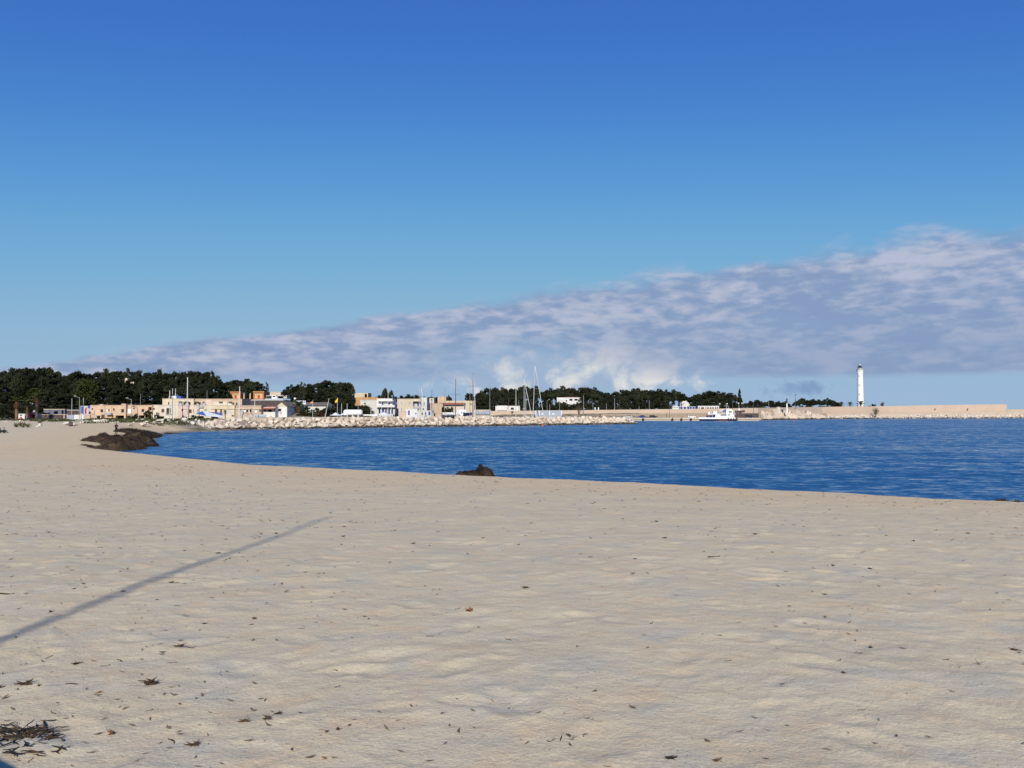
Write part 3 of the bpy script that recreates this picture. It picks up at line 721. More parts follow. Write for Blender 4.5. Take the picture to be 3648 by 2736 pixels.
for px, pt in ((1340,1414), (1352, 1408)): tree('pine_tree', 'small dark pine behind the ochre wall', 'pines behind the ochre wall', px, pt, 350, 30, 'round')
tree('pine_tree', 'flat topped pine beside the peach rooftop cube', None, 1600, 1410, 380, 24, 'umbrella')
tree('pine_tree', 'cone shaped dark pine behind the tall brown mast', None, 1672, 1402, 380, 46, 'round')
S3 = [(1700,1412),(1709,1400),(1721,1391),(1743,1383),(1770,1384),(1809,1382),(1827,1388),(1850,1382),(1877,1375),(1899,1377),(1917,1386),(1931,1398)]
S4 = [(1940,1396),(1956,1385),(1976,1388),(1992,1379),(2017,1378),(2040,1385),(2071,1384),(2100,1380),(2128,1388),(2146,1400),(2162,1402),(2193,1397),(2218,1391),(2241,1388),(2279,1386),(2295,1392),(2322,1393),(2343,1388),(2372,1392),(2390,1388),(2413,1392),(2431,1402),(2442,1416)]
S5 = [(2467,1418),(2478,1408),(2499,1403),(2521,1394),(2548,1395),(2564,1401),(2585,1399),(2603,1404),(2611,1418)]
lab3 = {'a': 'broad dark pine behind the cluster of yacht masts', 'b': 'umbrella pine in the long grove behind the sea wall', 'c': 'umbrella pine above the white harbour pavilion'}
for key, S, a, b, st in (('a', S3, 1716, 1922, 26), ('b', S4, 1955, 2432, 27), ('c', S5, 2486, 2600, 23)):
    grp = {'a': 'pines behind the masts', 'b': 'pines of the harbour grove', 'c': 'pines above the pavilion'}[key]
    px = a
    while px <= b:
        tree('pine_tree', lab3[key], grp, px, line(S, px), random.uniform(478, 505), random.uniform(58, 78), 'umbrella'); px += st * random.uniform(.85, 1.15)
    px = a - 6
    while px <= b + 6:
        p = line(S, px) + random.uniform(16, 28)
        if not (1975 < px < 2075) and not 2405 < px < 2470: tree('pine_tree', 'lower rounded front row ' + lab3[key].split(' ', 1)[1].replace('dark ', ''), grp + ', front row', px, p, random.uniform(446, 468), random.uniform(46, 60), 'round')
        px += st * 1.25 * random.uniform(.85, 1.15)
px = 1708
while px < 2640:
    if not (1985 < px < 2075) and not 2390 < px < 2480:
        tree('shrub', 'low dark shrub filling the gap between pines and sea wall', 'shrubs behind the sea wall', px, 1440 + random.uniform(-6, 6), random.uniform(432, 442), random.uniform(34, 46), 'darkbush', 'shrub')
    px += random.uniform(24, 32)
for px, pt in ((1982,1418),(1996,1422),(2010,1429),(2022,1431),(2034,1436),(2048,1436),(2062,1430),(2074,1420),(2016,1438),(2040,1440),(2056,1440)):
    tree('shrub', 'dark shrub on the slope in front of the arched villa', 'shrubs before the arched villa', px, pt, 440 + random.uniform(0, 14), 30, 'darkbush', 'shrub')
px = -30
while px < 330:
    tree('shrub', 'dark undergrowth shrub at the foot of the wood behind the kiosks', 'undergrowth of the wood', px, 1440 + random.uniform(-14, 8), random.uniform(246, 254), random.uniform(40, 56), 'darkbush', 'shrub'); px += random.uniform(20, 28)
for px in range(-40, 165, 17):
    tree('shrub', 'low dark bush on the rise just behind the kiosks and plum wall', 'bushes behind the kiosks', px, 1462 + random.uniform(-8, 3), random.uniform(234, 240), random.uniform(30, 42), 'darkbush', 'shrub')
for px in (1270, 1290, 1310): tree('shrub', 'dark shrub screening the foot of the arched house', 'shrubs before the arched house', px, 1440, 292, 30, 'darkbush', 'shrub')
tree('norfolk_pine', 'tall narrow spire shaped conifer standing alone by the harbour', None, 2635, 1387, 470, 30, 'spire')
for px, pt, wp in ((2655,1437,34),(2676,1429,42),(2699,1426,44),(2722,1433,36),(2745,1428,44),(2770,1430,40),(2792,1431,38),(2808,1438,24)):
    tree('pine_tree', 'low pine beyond the sea wall between conifer and harbour beacon', 'pines near the beacon', px, pt, 590 + random.uniform(0, 20), wp, 'umbrella')
    tree('shrub', 'dark shrub under the low pines near the beacon', 'shrubs near the beacon', px + 6, pt + 12, 570 + random.uniform(0, 10), wp, 'darkbush', 'shrub')
for px, pt, wp in ((2836,1430,28),(2857,1420,42),(2880,1426,40),(2895,1422,40),(2920,1425,44),(2947,1420,46),(2966,1427,40),(2982,1434,32)):
    tree('umbrella_pine', 'flat crowned pine in the row leading to the lighthouse', 'pines before the lighthouse', px, pt, 600 + random.uniform(0, 20), wp, 'umbrella')
for px, pt, wp in ((2850,1441,24),(2880,1440,34),(2915,1444,40),(2945,1438,44),(2975,1438,40)):
    tree('shrub', 'dark shrub under the pine row leading to the lighthouse', 'shrubs before the lighthouse', px, pt, 585, wp, 'darkbush', 'shrub')
for px, pt, wp in ((3088,1441,22), (3112,1437,24), (3100,1442,20)):
    tree('shrub', 'low dark bush beside the foot of the lighthouse', 'bushes by the lighthouse', px, pt, 590, wp, 'darkbush', 'shrub')

# palms
def frond_mesh(L=1.0, droop=.5, n=9, seed=1):
    r = random.Random(seed); mb = MB(); pts = [(L * t * (1 - .12 * t), 0, L * (.55 * t - droop * 1.6 * t * t)) for t in [i / n for i in range(n + 1)]]
    mb.tube(pts, [.016 * (1 - .7 * i / n) for i in range(n + 1)], 4)
    for i in range(1, n + 1):
        p = Vector(pts[i]); l = .30 * math.sin(math.pi * min(1, (i / n) * .8 + .15)) * L
        for s in (-1, 1):
            tip = p + Vector((l * .55, s * l, -l * .35)); b0 = p + Vector((-.035, 0, 0)); b1 = p + Vector((.035, 0, 0))
            mb.add([b0, b1, tip], [(0, 1, 2)])
            p2 = p - Vector((L / n / 2, 0, -.02)); mb.add([p2 + Vector((-.03, 0, 0)), p2 + Vector((.03, 0, 0)), p2 + Vector((l * .5, s * l * .95, -l * .25))], [(0, 1, 2)])
    me = mb.mesh('frond'); me.materials.append(M['palm']); return me
FR = [frond_mesh(1, .30, 9, 1), frond_mesh(1, .5, 9, 2), frond_mesh(1, .75, 9, 3)]
FRD = [q.copy() for q in FR]
for q in FRD: q.materials.clear(); q.materials.append(M['dryshrub'])
def palm(label, px, pyt, d, wpx, pytr, trw=.28, dry=0, group=None, zb=None, n=22):
    x = X(px, d); g = gz(x, d, False) if zb is None else zb; zc = Z(pytr, d); Rr = m_(wpx, d) / 2 * 1.08
    t = thing('palm_tree', label, 'palm', (x, d, g), group)
    mb = MB(); hgt = max(zc - g, .3); k = 7
    mb.tube([(0.04 * math.sin(i), 0, -.1 + (hgt + .1) * i / k) for i in range(k + 1)], [trw * (1.15 - .25 * i / k) * (1 + .06 * (-1) ** i) for i in range(k + 1)], 10); lpart('trunk', mb, M['palmtrunk'], t)
    for i in range(n):
        a = i * 2.39996 + random.uniform(-.2, .2); j = i * 3 // n
        o = obj('frond', (FR[j] if i < n - dry else FRD[2]), None, t, (0, 0, hgt - .02)); up = [-.95, -.45, .15][j]
        o.rotation_euler = (0, up * .8 + (0.7 if i >= n - dry else 0), a); o.scale = (Rr * random.uniform(.85, 1.1),) * 3
    return t
palm('palm with a skirt of dry brown fronds beside the white kiosk', 60, 1412, 216, 52, 1432, .34, 9)
palm('short leafy palm between the white kiosk and the red door', 97, 1425, 219, 54, 1443, .26, 3)
palm('tallest green palm by the dark graffiti wall', 131, 1396, 222, 52, 1418, .34, 4)
palm('big shaggy palm under the sign board', 1062, 1431, 248, 52, 1446, .38, 8, n=30)
palm('small fan palm in front of the white gabled house', 1022, 1458, 246, 28, 1470, .16)
palm('young palm leaning on the pale house wall beside the tarpaulin', 803, 1462, 228, 20, 1468, .12, 3)
for px, pt, wp in ((2998,1430,24), (3028,1431,26), (3066,1431,34)):
    palm('low palm crown showing over the sea wall by the lighthouse', px, pt, 592, wp, pt + 10, .4, 0, 'palms by the lighthouse')
for px, pt, wp in ((2540,1432,22), (2575,1430,24), (2618,1428,24)):
    palm('palm showing among the pines above the harbour pavilion', px, pt, 452, wp, pt + 9, .35, 0, 'palms above the pavilion')

# shrubs and bushes in front of the houses
for px, pt, d, wp, k, lb in ((528,1449,226,30,'darkbush','dense dark conical shrub in front of the peach terrace'),(560,1466,226,17,'darkbush','narrow dark shrub beside the conical shrub'),(480,1468,226,32,'bush','open green bush in front of the white shutter'),
                             (657,1478,222,20,'darkbush','round dark bush below the pink wall'),(690,1477,222,22,'darkbush','dark bush at the corner of the blue tarpaulin'),(965,1457,240,30,'darkbush','round dark bush in front of the red tiled porch'),
                             (1095,1448,246,44,'bush','bushy green shrub right of the shaggy palm'),(1125,1452,245,46,'bush','wide green shrub at the foot of the orange flag'),(1165,1440,250,62,'darkbush','tall dark shrub behind the leaning pole'),
                             (1140,1462,243,46,'drybush','brown dry shrub at the foot of the leaning pole'),(1075,1466,244,40,'drybush','brown dry shrub below the shaggy palm'),(1190,1450,252,34,'darkbush','dark shrub by the yellow flag'),
                             (1310,1431,300,50,'darkbush','large dark bush between ochre wall and blue shuttered house'),(1282,1444,296,34,'darkbush','dark bush above the white tank'),(1608,1428,300,44,'darkbush','large dark tree like bush in front of the red tiled roof'),
                             (1582,1446,298,26,'darkbush','dark bush left of the large bush by the red roof'),(1408,1470,262,20,'darkbush','small dark bush beside the white parasol')):
    tree('bush', lb, None, px, pt, d, wp, k, 'bush')
tree('bush', 'grey leafless bush behind the end of the pine row', None, 3148, 1427, 600, 22, 'drybush', 'bush')
# bare twiggy shrubs by the sea wall
def twiggy(label, px, pyb, pyt, d, wpx, m='twig', n=34, group=None, leafy=0):
    x = X(px, d); zb = Z(pyb, d); H = Z(pyt, d) - zb; W = m_(wpx, d) / 2
    t = thing('bare_shrub', label, 'shrub', (x, d, zb), group); mb = MB(); tips = []
    for i in range(n):
        a = random.uniform(0, 6.28); q = random.uniform(.1, 1); p1 = Vector((math.cos(a) * W * q * .5, math.sin(a) * W * q * .5, H * random.uniform(.3, .55))); p2 = Vector((math.cos(a) * W * q, math.sin(a) * W * q, H * random.uniform(.65, 1)))
        mb.tube([(0, 0, -.2), p1, p2], [.035, .02, .01], 4); tips.append(p2); tips.append(p1)
        p3 = p1 + Vector((random.uniform(-.6, .6) * W, random.uniform(-.4, .4) * W, H * .3)); mb.tube([p1, p3], [.018, .008], 4); tips.append(p3)
    lpart('branches', mb, M[m], t)
    if leafy:
        rg = np.random.default_rng(5); c = np.array([list(p) for p in tips]); c = np.repeat(c, leafy, 0) + rg.normal(size=(len(c) * leafy, 3)) * W * .15
        v, f = quads(c, .12, rg); obj('foliage', np_mesh('foliage', v, f, M['shrub']), None, t)
twiggy('leafless brown shrub in front of the sea wall by the grey container', 2062, 1478, 1440, 330, 32)
twiggy('small leafless shrub among the boulders left of the grey container', 1824, 1474, 1462, 290, 20)
twiggy('grey green shrub growing on the rubble below the sea wall', 3118, 1486, 1455, 505, 26, 'twig', 30, None, 10)
# agave clump on the sand
def agave(label, px, py, wpx, hpx, group):
    x, d, z = ray_hit(px, py, 100, 240, False); t = thing('agave', label, 'plant', (x, d, z), group, random.uniform(0, 6)); W = m_(wpx, d) / 2; H = m_(hpx, d)
    for i in range(18):
        mb = MB(); a = i * 2.4; e = random.uniform(.35, 1.15); l = random.uniform(.8, 1.1); dr = Vector((math.cos(a) * math.cos(e) * W * 1.2, math.sin(a) * math.cos(e) * W * 1.2, math.sin(e) * H)) * l; sd_ = Vector((-math.sin(a), math.cos(a), 0)) * .09
        mb.add([-sd_, sd_, dr * .55 + sd_ * 1.1 + Vector((0, 0, .04)), dr * .55 - sd_ * 1.1 + Vector((0, 0, .04)), dr, Vector((0, 0, .10)), dr * .55 + Vector((0, 0, -.03))], [(0, 1, 2, 3), (3, 2, 4), (0, 3, 6), (1, 0, 6), (2, 1, 6), (3, 4, 6), (4, 2, 6)])
        lpart('leaf', mb, M['agave'], t)
for px, py, wp, hp in ((58,1522,30,20),(82,1523,34,24),(98,1523,36,22),(72,1518,26,20),(142,1507,22,14)):
    agave('spiky agave clump on the sand below the palms', px, py, wp, hp, 'agaves on the sand')

# low weeds over the bank between beach and houses (nobody could count them)
def weeds():
    rg = np.random.default_rng(3); n = 42000
    x = rg.uniform(-150, -55, n); y = rg.uniform(176, 224, n)
    f = fbm(x * .16, y * .25, 3, 9); keep = (f > -0.03 + 0.10 * (y < 200)) & (sea_dist(x, y) > 6) & (y > 182 - 4 * (x > -95) + 22 * fbm(x * .12, x * 0, 2, 4)) & (x > -150 + (y - 196) * 0)
    keep &= ~((x < -122) & (y < 203))
    x = x[keep]; y = y[keep]; z = ground(x, y, False)
    c = np.stack([x, y, z + rg.uniform(0, .28, len(x)) * (0.4 + 1.2 * np.clip(f[keep] * 4, 0, 1))], 1)
    v, q = quads(c, .17, rg); return np_mesh('bank_weeds', v, q, M['weed'])
tag(obj('bank_weeds', weeds()), 'patchy low green weeds over the bank', 'weeds', kind='stuff')

def bank_stones():
    r = random.Random(12); P = []
    for k in range(520):
        x = r.uniform(-140, -62); y = r.uniform(182, 222)
        if float(sea_dist(np.array([x]), np.array([y]))[0]) < 6 or (x < -124 and y < 205): continue
        P.append((r.choice(ROCKS), rmat((x, y, gz(x, y, False) + .05), r.uniform(.18, .65), r, .8)))
    return baked(P, 'bank_stones', M['rockw'])
tag(obj('bank_stones', bank_stones()), 'small pale rubble stones strewn through the bank weeds', 'stones', kind='stuff')

# ------------------------------------------------------------------ buildings
WINMAT = {'dark': 'glass', 'brown': 'brown', 'blue': 'blue', 'white': 'whitep', 'open': 'dark', 'bluedoor': 'bluedoor', 'red': 'red', 'door': 'brown', 'grey': 'greyp', 'ochre': 'ochrewall'}
def building(name, label, px0, px1, pyt, d, depth, m, wins=(), pyb=None, cat='house', group=None, coping=True, cmat=None):
    x0, x1 = X(px0, d), X(px1, d); zt = Z(pyt, d)
    g = min(gz(x0, d, False), gz(x1, d, False), gz((x0 + x1) / 2, d + depth, False)) - .4
    zb = g if pyb is None else Z(pyb, d)
    root = thing(name, label, cat, ((x0 + x1) / 2, d + depth / 2, zb), group)
    W = []
    for (cx, cy, w_, h_, k) in wins:
        a, b = X(cx - w_ / 2, d), X(cx + w_ / 2, d); lo, hi = Z(cy + h_ / 2, d), Z(cy - h_ / 2, d)
        W.append((max(a, x0 + .05), min(b, x1 - .05), max(lo, zb + .05), min(hi, zt - .1), k))
    xs = sorted({x0, x1, *[w[0] for w in W], *[w[1] for w in W]}); zs = sorted({zb, zt, *[w[2] for w in W], *[w[3] for w in W]})
    mb = MB()
    for i in range(len(xs) - 1):
        for j in range(len(zs) - 1):
            cx, cz = (xs[i] + xs[i + 1]) / 2, (zs[j] + zs[j + 1]) / 2
            if any(w[0] < cx < w[1] and w[2] < cz < w[3] for w in W): continue
            mb.add([(xs[i], d, zs[j]), (xs[i + 1], d, zs[j]), (xs[i + 1], d, zs[j + 1]), (xs[i], d, zs[j + 1])], [(0, 1, 2, 3)])
    e = d + depth
    mb.add([(x0, d, zb), (x1, d, zb), (x1, d, zt), (x0, d, zt), (x0, e, zb), (x1, e, zb), (x1, e, zt), (x0, e, zt)], [(1, 5, 6, 2), (4, 0, 3, 7), (5, 4, 7, 6), (3, 2, 6, 7)])
    for (a, b, lo, hi, k) in W:
        q = 1.6 if k == 'open' else .22
        mb.add([(a, d, lo), (b, d, lo), (b, d, hi), (a, d, hi), (a, d + q, lo), (b, d + q, lo), (b, d + q, hi), (a, d + q, hi)], [(0, 4, 5, 1), (1, 5, 6, 2), (2, 6, 7, 3), (3, 7, 4, 0)])
    part('wall', mb, M[m], root)
    for (a, b, lo, hi, k) in W:
        q = 1.6 if k == 'open' else .22
        nm = {'open': 'opening', 'bluedoor': 'door', 'door': 'door'}.get(k, 'window')
        p = part(nm, MB().box(a - .01, b + .01, d + q - .02, d + q + .05, lo - .01, hi + .01), M[WINMAT[k]], root)
        if k in ('dark', 'brown', 'blue', 'white') and b - a > .55:
            f = MB(); t_ = .06
            f.box(a, a + t_, d + .12, d + q - .021, lo, hi).box(b - t_, b, d + .12, d + q - .021, lo, hi).box(a + t_, b - t_, d + .12, d + q - .021, hi - t_, hi).box(a + t_, b - t_, d + .12, d + q - .021, lo, lo + t_)
            part('frame', f, M['offwhite'] if k != 'brown' else M['brown'], root, top=p)
            part('sill', MB().box(a - .1, b + .1, d - .10, d - .003, lo - .10, lo - .01), M['offwhite'], root, top=p)
    if coping:
        part('coping', MB().box(x0 - .08, x1 + .08, d - .08, e + .08, zt + .003, zt + .16), M[cmat or m], root)
    return root
def extra(root, name, m, x0, x1, y0, y1, z0, z1): return part(name, MB().box(x0, x1, y0, y1, z0, z1), M[m], root)
def pbox(root, name, m, px0, px1, py0, py1, d, dep=.3, mb=None):
    return part(name, (mb or MB()).box(X(px0, d), X(px1, d), d, d + dep, Z(py1, d), Z(py0, d)), M[m], root)

# left: dark low graffiti wall, plum wall, white panels, kiosks
r_ = building('graffiti_shed', 'low dark shed with graffiti and a pale roof edge under the pines', 157, 232, 1459, 240, 6, 'graffiti', [(224,1468,7,12,'open'),(200,1470,14,10,'open')], cmat='cream')
building('garden_wall', 'dark hedge wall with pale coping beside the mural', 232, 285, 1462, 241, .6, 'darkwall', cmat='offwhite')
r_ = building('retaining_wall', 'low plum grey street wall behind the white hoarding', 137, 243, 1478, 229, .5, 'darkwall', coping=True, cat='wall', cmat='tan')
pbox(r_, 'pillar', 'pink', 228, 231, 1477, 1497, 228.6, .3)
r_ = thing('hoarding_panel', 'blue grey hoarding panel next to the white one', 'panel', (X(252, 227), 227, Z(1495, 227))); pbox(r_, 'board', 'lavender', 239, 264, 1478, 1495, 227, .1)
for q in (243, 260): pbox(r_, 'post', 'metal', q, q + 1, 1478, 1502, 227.12, .1)
r_ = thing('hoarding_panel', 'plain white hoarding panel beside the mural', 'panel', (X(282, 227), 227, Z(1495, 227))); pbox(r_, 'board', 'white', 265, 300, 1477.5, 1494.5, 227, .1)
for q in (270, 295): pbox(r_, 'post', 'metal', q, q + 1, 1478, 1502, 227.12, .1)
r_ = thing('mural_wall', 'street wall painted with blue, white and red mural figures', 'wall', (X(305, 236), 236, 2.5))
part('wall', MB().box(X(287, 236), X(323, 236), 236, 236.5, 2.2, Z(1446, 236)), M['mural'], r_)
for a, b, c, e, m in ((287,290,1447,1475,'lavender'),(290,297,1448,1473,'blue'),(297,300,1448,1474,'lavender'),(303,307,1455,1475,'red'),(306,309,1452,1473,'red'),(308,311,1450,1460,'orange'),(313,322,1446.5,1455,'blue'),(314,322,1459,1464,'lavender'),(317,323,1466,1475,'hullblue'),(300,304,1449,1454,'cream')):
    pbox(r_, 'painted_patch', m, a, b, c, e, 235.985, .012)
r_ = building('kiosk', 'small white kiosk with red graffiti and a dark doorway', 67, 97, 1476, 221, 3, 'white', [(92,1488,5,16,'open'),(76,1480,7,4,'dark')], cat='kiosk')
for a, b, c, e in ((69,74,1489,1497),(73,80,1485,1490),(76,83,1490,1496)): pbox(r_, 'graffiti_mark', 'red', a, b, c, e, 220.985, .012)
r_ = building('kiosk', 'narrow red painted kiosk with white diagonal stripe', 98, 111, 1472, 222, 3, 'red', cat='kiosk', coping=False)
part('stripe', MB().add([(X(100,222),221.98,Z(1476,222)),(X(102,222),221.98,Z(1475,222)),(X(110,222),221.98,Z(1490,222)),(X(108,222),221.98,Z(1491,222))],[(0,1,2,3)]).add([(X(100,222),221.995,Z(1476,222)),(X(102,222),221.995,Z(1475,222)),(X(110,222),221.995,Z(1490,222)),(X(108,222),221.995,Z(1491,222))],[(3,2,1,0)]), M['whitep'], r_)
building('kiosk', 'white framed kiosk with a deep blue door', 112, 128, 1476, 223, 3, 'lavender', [(121,1487,9,18,'bluedoor')], cat='kiosk', cmat='white')
# house glimpses in the wood
building('villa', 'white villa wall glimpsed between the palms and the wood', 88, 118, 1412, 275, 5, 'white', [(100,1421,4,5,'dark')])
r_ = building('ruined_tower', 'grey ruined stone tower showing through the wood', 444, 476, 1350, 296, 5, 'beige', [(455,1362,4,7,'open')], coping=False, cat='tower')
pbox(r_, 'broken_top', 'beige', 464, 475, 1346, 1352, 296.3, 3); pbox(r_, 'broken_top', 'beige', 445, 452, 1347, 1352, 296.3, 3)
building('terrace_house', 'stone side house with a worn tan wall at the end of the mural', 300, 362, 1477, 232, 3, 'tan', [(352,1487,12,12,'open')], coping=False)
# peach row
r_ = building('terrace_house', 'peach terrace house with balcony and dark garages below', 323, 449, 1445, 234, 8, 'peach',
     [(330,1457,6,5,'dark'),(363,1464,10,12,'dark'),(381,1461,5,10,'white'),(389,1461,4,9,'brown'),(406,1459,6,8,'brown'),(437,1464,11,13,'dark'),(366,1486,14,14,'open'),(404,1486,7,14,'ochre'),(428,1487,30,14,'open')])
pbox(r_, 'balcony', 'lavender', 377, 397, 1471, 1478, 233, 1.0); pbox(r_, 'roof_hut', 'tan', 355, 368, 1440, 1445, 236, 3)
pbox(r_, 'pilaster', 'peach', 372, 374, 1445, 1493, 233.85, .148); pbox(r_, 'pilaster', 'peach', 396, 398, 1445, 1493, 233.85, .148)
r_ = building('terrace_house', 'peach terrace house with a white rolled shutter and low parapet', 449, 543, 1445, 235, 8, 'peach', [(461,1463,16,18,'white'),(478,1455,6,5,'brown'),(509,1463,10,12,'dark'),(463,1487,18,12,'open'),(535,1456,12,12,'open'),(506,1486,20,13,'open')])
pbox(r_, 'roof_hut', 'tan', 433, 448, 1438, 1445, 238, 3); pbox(r_, 'balcony_rail', 'metal', 452, 471, 1472, 1474, 234.2, .1)
r_ = building('terrace_house', 'cream white terrace house with an open loggia', 543, 634, 1444, 235.5, 8, 'pale', [(549,1457,6,8,'brown'),(581,1463,10,12,'brown'),(601,1465,15,22,'open'),(575,1488,20,10,'open')])
pbox(r_, 'loggia_post', 'darkmetal', 594, 595, 1454, 1476, 235.4, .1); pbox(r_, 'loggia_rail', 'metal', 592, 611, 1475, 1477, 235.2, .1)
# two storey block: upper set back, lower row of four houses
r_ = building('flat_roof_block', 'long two storey cream block with a row of dark upper windows', 579, 690, 1422, 240, 8, 'cream',
     [(602,1437,6,10,'dark'),(640,1438,9,10,'dark'),(657,1438,9,10,'dark'),(675,1438,9,11,'dark')], pyb=1448)
for a, b, c, e, m in ((600,617,1412,1413,'metal'),(600,601,1412,1421,'metal'),(616,617,1412,1421,'metal')): pbox(r_, 'roof_frame', m, a, b, c, e, 241, .15)
for cx in (640, 661): pbox(r_, 'awning', 'greyroof', cx - 7, cx + 7, 1430, 1431.5, 239.2, .8)
r_ = building('flat_roof_block', 'worn tan end of the long block with window hoods', 690, 862, 1422.5, 240.6, 8, 'tan',
     [(695,1438,9,10,'dark'),(711,1438,9,10,'dark'),(725,1437,9,11,'dark'),(764,1439,8,10,'dark'),(780,1439,8,10,'dark'),(797,1439,8,10,'dark'),(815,1438,8,10,'dark'),(831,1439,7,9,'dark'),(843,1439,7,9,'dark')], pyb=1448)
for cx in (698, 784, 818): pbox(r_, 'awning', 'greyroof', cx - 7, cx + 7, 1430.5, 1432, 239.8, .8)
for a, b, m in ((733,756,'pink'),(758,808,'pale'),(812,824,'offwhite')): pbox(r_, 'plaster_panel', m, a, b, 1431 if m != 'pink' else 1424, 1444, 240.585, .012)
r_ = building('terrace_house', 'pink walled house with a plain blank front', 634, 672, 1445.5, 233, 7, 'pink', [(650,1461,5,8,'open')])
pbox(r_, 'cornice', 'tan', 648, 672, 1456, 1457.5, 232.8, .19)
r_ = building('terrace_house', 'cream house with brown shutters behind the blue tarpaulin', 672, 751, 1445, 233.6, 7, 'pale', [(679,1465,9,13,'brown'),(690,1465,4,14,'ochre'),(706,1465,7,12,'grey'),(733,1461,8,6,'grey'),(715,1487,24,10,'open')])
pbox(r_, 'balcony_rail', 'offwhite', 708, 724, 1447, 1449, 233.2, .3); pbox(r_, 'balcony_rail', 'offwhite', 708, 724, 1451, 1453, 233.2, .3)
r_ = building('terrace_house', 'cream house with two tall brown shutters and a stained wall', 751, 836, 1445, 233.2, 7, 'cream', [(770,1465,8,12,'brown'),(789,1464,8,13,'brown'),(823,1464,7,10,'brown'),(765,1487,26,8,'open')])
pbox(r_, 'cornice', 'tan', 751, 836, 1456, 1457.5, 233.0, .19); pbox(r_, 'plaster_panel', 'pale', 808, 835, 1458, 1491, 233.185, .012)
for a in (826, 830): pbox(r_, 'wall_box', 'dark', a, a + 3, 1479, 1483, 233.0, .19)
r_ = building('terrace_house', 'tan house with white framed windows above a rubble slope', 836, 931, 1446, 234, 7, 'tan', [(858,1466,7,20,'grey'),(872,1463,6,12,'white'),(881,1464,8,11,'dark'),(889,1463,4,10,'white'),(893,1463,6,10,'dark'),(911,1465,9,9,'white'),(927,1463,5,9,'dark')])
pbox(r_, 'cornice', 'beige', 836, 931, 1456, 1458, 233.8, .19)
for cx in (840, 845, 850): pbox(r_, 'pilaster', 'cream', cx, cx + 1.5, 1458, 1490, 233.85, .148)
r_ = building('terrace_house', 'small white house under a red tiled porch roof', 931, 981, 1451, 236, 6, 'white', [(944,1462,7,10,'dark'),(961,1463,15,10,'open'),(978,1459,4,5,'dark')], coping=False)
mb = MB(); x0, x1 = X(928, 236), X(982, 236); mb.add([(x0, 234.6, Z(1456,236)), (x1, 234.6, Z(1456,236)), (x1, 238.5, Z(1446.5,236)), (x0 + .3, 238.5, Z(1446.5,236)), (x0, 234.6, Z(1457.5,236)), (x1, 234.6, Z(1457.5,236)), (x1, 238.5, Z(1448,236)), (x0 + .3, 238.5, Z(1448,236))], [(0,1,2,3),(7,6,5,4),(0,4,5,1),(1,5,6,2),(2,6,7,3),(3,7,4,0)])
part('tiled_roof', mb, M['tile'], r_)
# gabled white house and long roof with the sign
r_ = building('gabled_house', 'white gabled house with a patched stone gable', 981, 1023, 1450, 239, 10, 'white', [(996,1461,13,10,'dark'),(1002,1474,4,10,'grey')], coping=False)
mb = MB(); zc = Z(1450, 239); mb.prism([(X(978,239), zc), (X(1023,239), zc), (X(1003,239), Z(1432.5,239))], 239.01, 249); part('gable', mb, M['beige'], r_)
mb = MB(); ap = (X(1003,239), Z(1431,239)); lo = (X(976,239), Z(1451,239)); hi = (X(1026,239), Z(1450,239))
mb.add([(*lo[:1], 238.6, lo[1]), (ap[0], 238.6, ap[1]), (ap[0], 249.3, ap[1]), (lo[0], 249.3, lo[1]), (lo[0], 238.6, lo[1] + .15), (ap[0], 238.6, ap[1] + .15), (ap[0], 249.3, ap[1] + .15), (lo[0], 249.3, lo[1] + .15)], [(0,3,2,1),(4,5,6,7),(0,1,5,4),(2,3,7,6),(3,0,4,7)])
mb.add([(hi[0], 238.6, hi[1]), (ap[0], 238.6, ap[1]), (ap[0], 249.3, ap[1]), (hi[0], 249.3, hi[1]), (hi[0], 238.6, hi[1] + .15), (ap[0], 238.6, ap[1] + .15), (ap[0], 249.3, ap[1] + .15), (hi[0], 249.3, hi[1] + .15)], [(0,1,2,3),(7,6,5,4),(1,0,4,5),(3,2,6,7),(0,3,7,4)])
part('roof', mb, M['greyroof'], r_)
r_ = building('long_store', 'long white store with a weathered grey roof behind the sign', 1023, 1162, 1444, 252, 8, 'offwhite', [(1036,1466,6,8,'dark')], coping=False)
mb = MB(); x0, x1 = X(1010, 252), X(1168, 252); mb.add([(x0, 251.5, Z(1445,252)), (x1, 251.5, Z(1445,252)), (x1 - .8, 257, Z(1432.5,252)), (x0, 257, Z(1432.5,252)), (x0, 261, Z(1445,252)), (x1, 261, Z(1445,252))], [(0,1,2,3),(3,2,5,4),(0,3,4),(1,5,2),(0,4,5,1)]); part('roof', mb, M['greyroof'], r_)
pbox(r_, 'front_bay', 'offwhite', 1023, 1044, 1443, 1490, 247, 5.4)
# sign board
r_ = thing('sign_board', 'white roof sign board with dark blue capital letters', 'sign', (X(1070, 249), 249, Z(1443, 249)))
pbox(r_, 'board', 'whitep', 1050.5, 1089, 1427, 1441, 249, .12)
for q in (1053, 1086): pbox(r_, 'post', 'metal', q, q + 1, 1430, 1452, 249.13, .1)
cu = bpy.data.curves.new('letters', 'FONT'); cu.body = 'MISSIONSUB'; cu.align_x = 'CENTER'; cu.align_y = 'CENTER'; cu.size = 1.0; cu.extrude = .01; cu.offset = .02
tmp = bpy.data.objects.new('tmp', cu); COL.objects.link(tmp); bpy.context.view_layer.update()
tm = bpy.data.meshes.new_from_object(tmp.evaluated_get(bpy.context.evaluated_depsgraph_get())); wd = max(v.co.x for v in tm.vertices) - min(v.co.x for v in tm.vertices); bpy.data.objects.remove(tmp)
o = obj('lettering', tm, M['bluedoor'], r_, (X(1069.7, 249) - r_.location.x, -.012, Z(1431.5, 249) - r_.location.z)); tm.materials.clear(); tm.materials.append(M['bluedoor'])
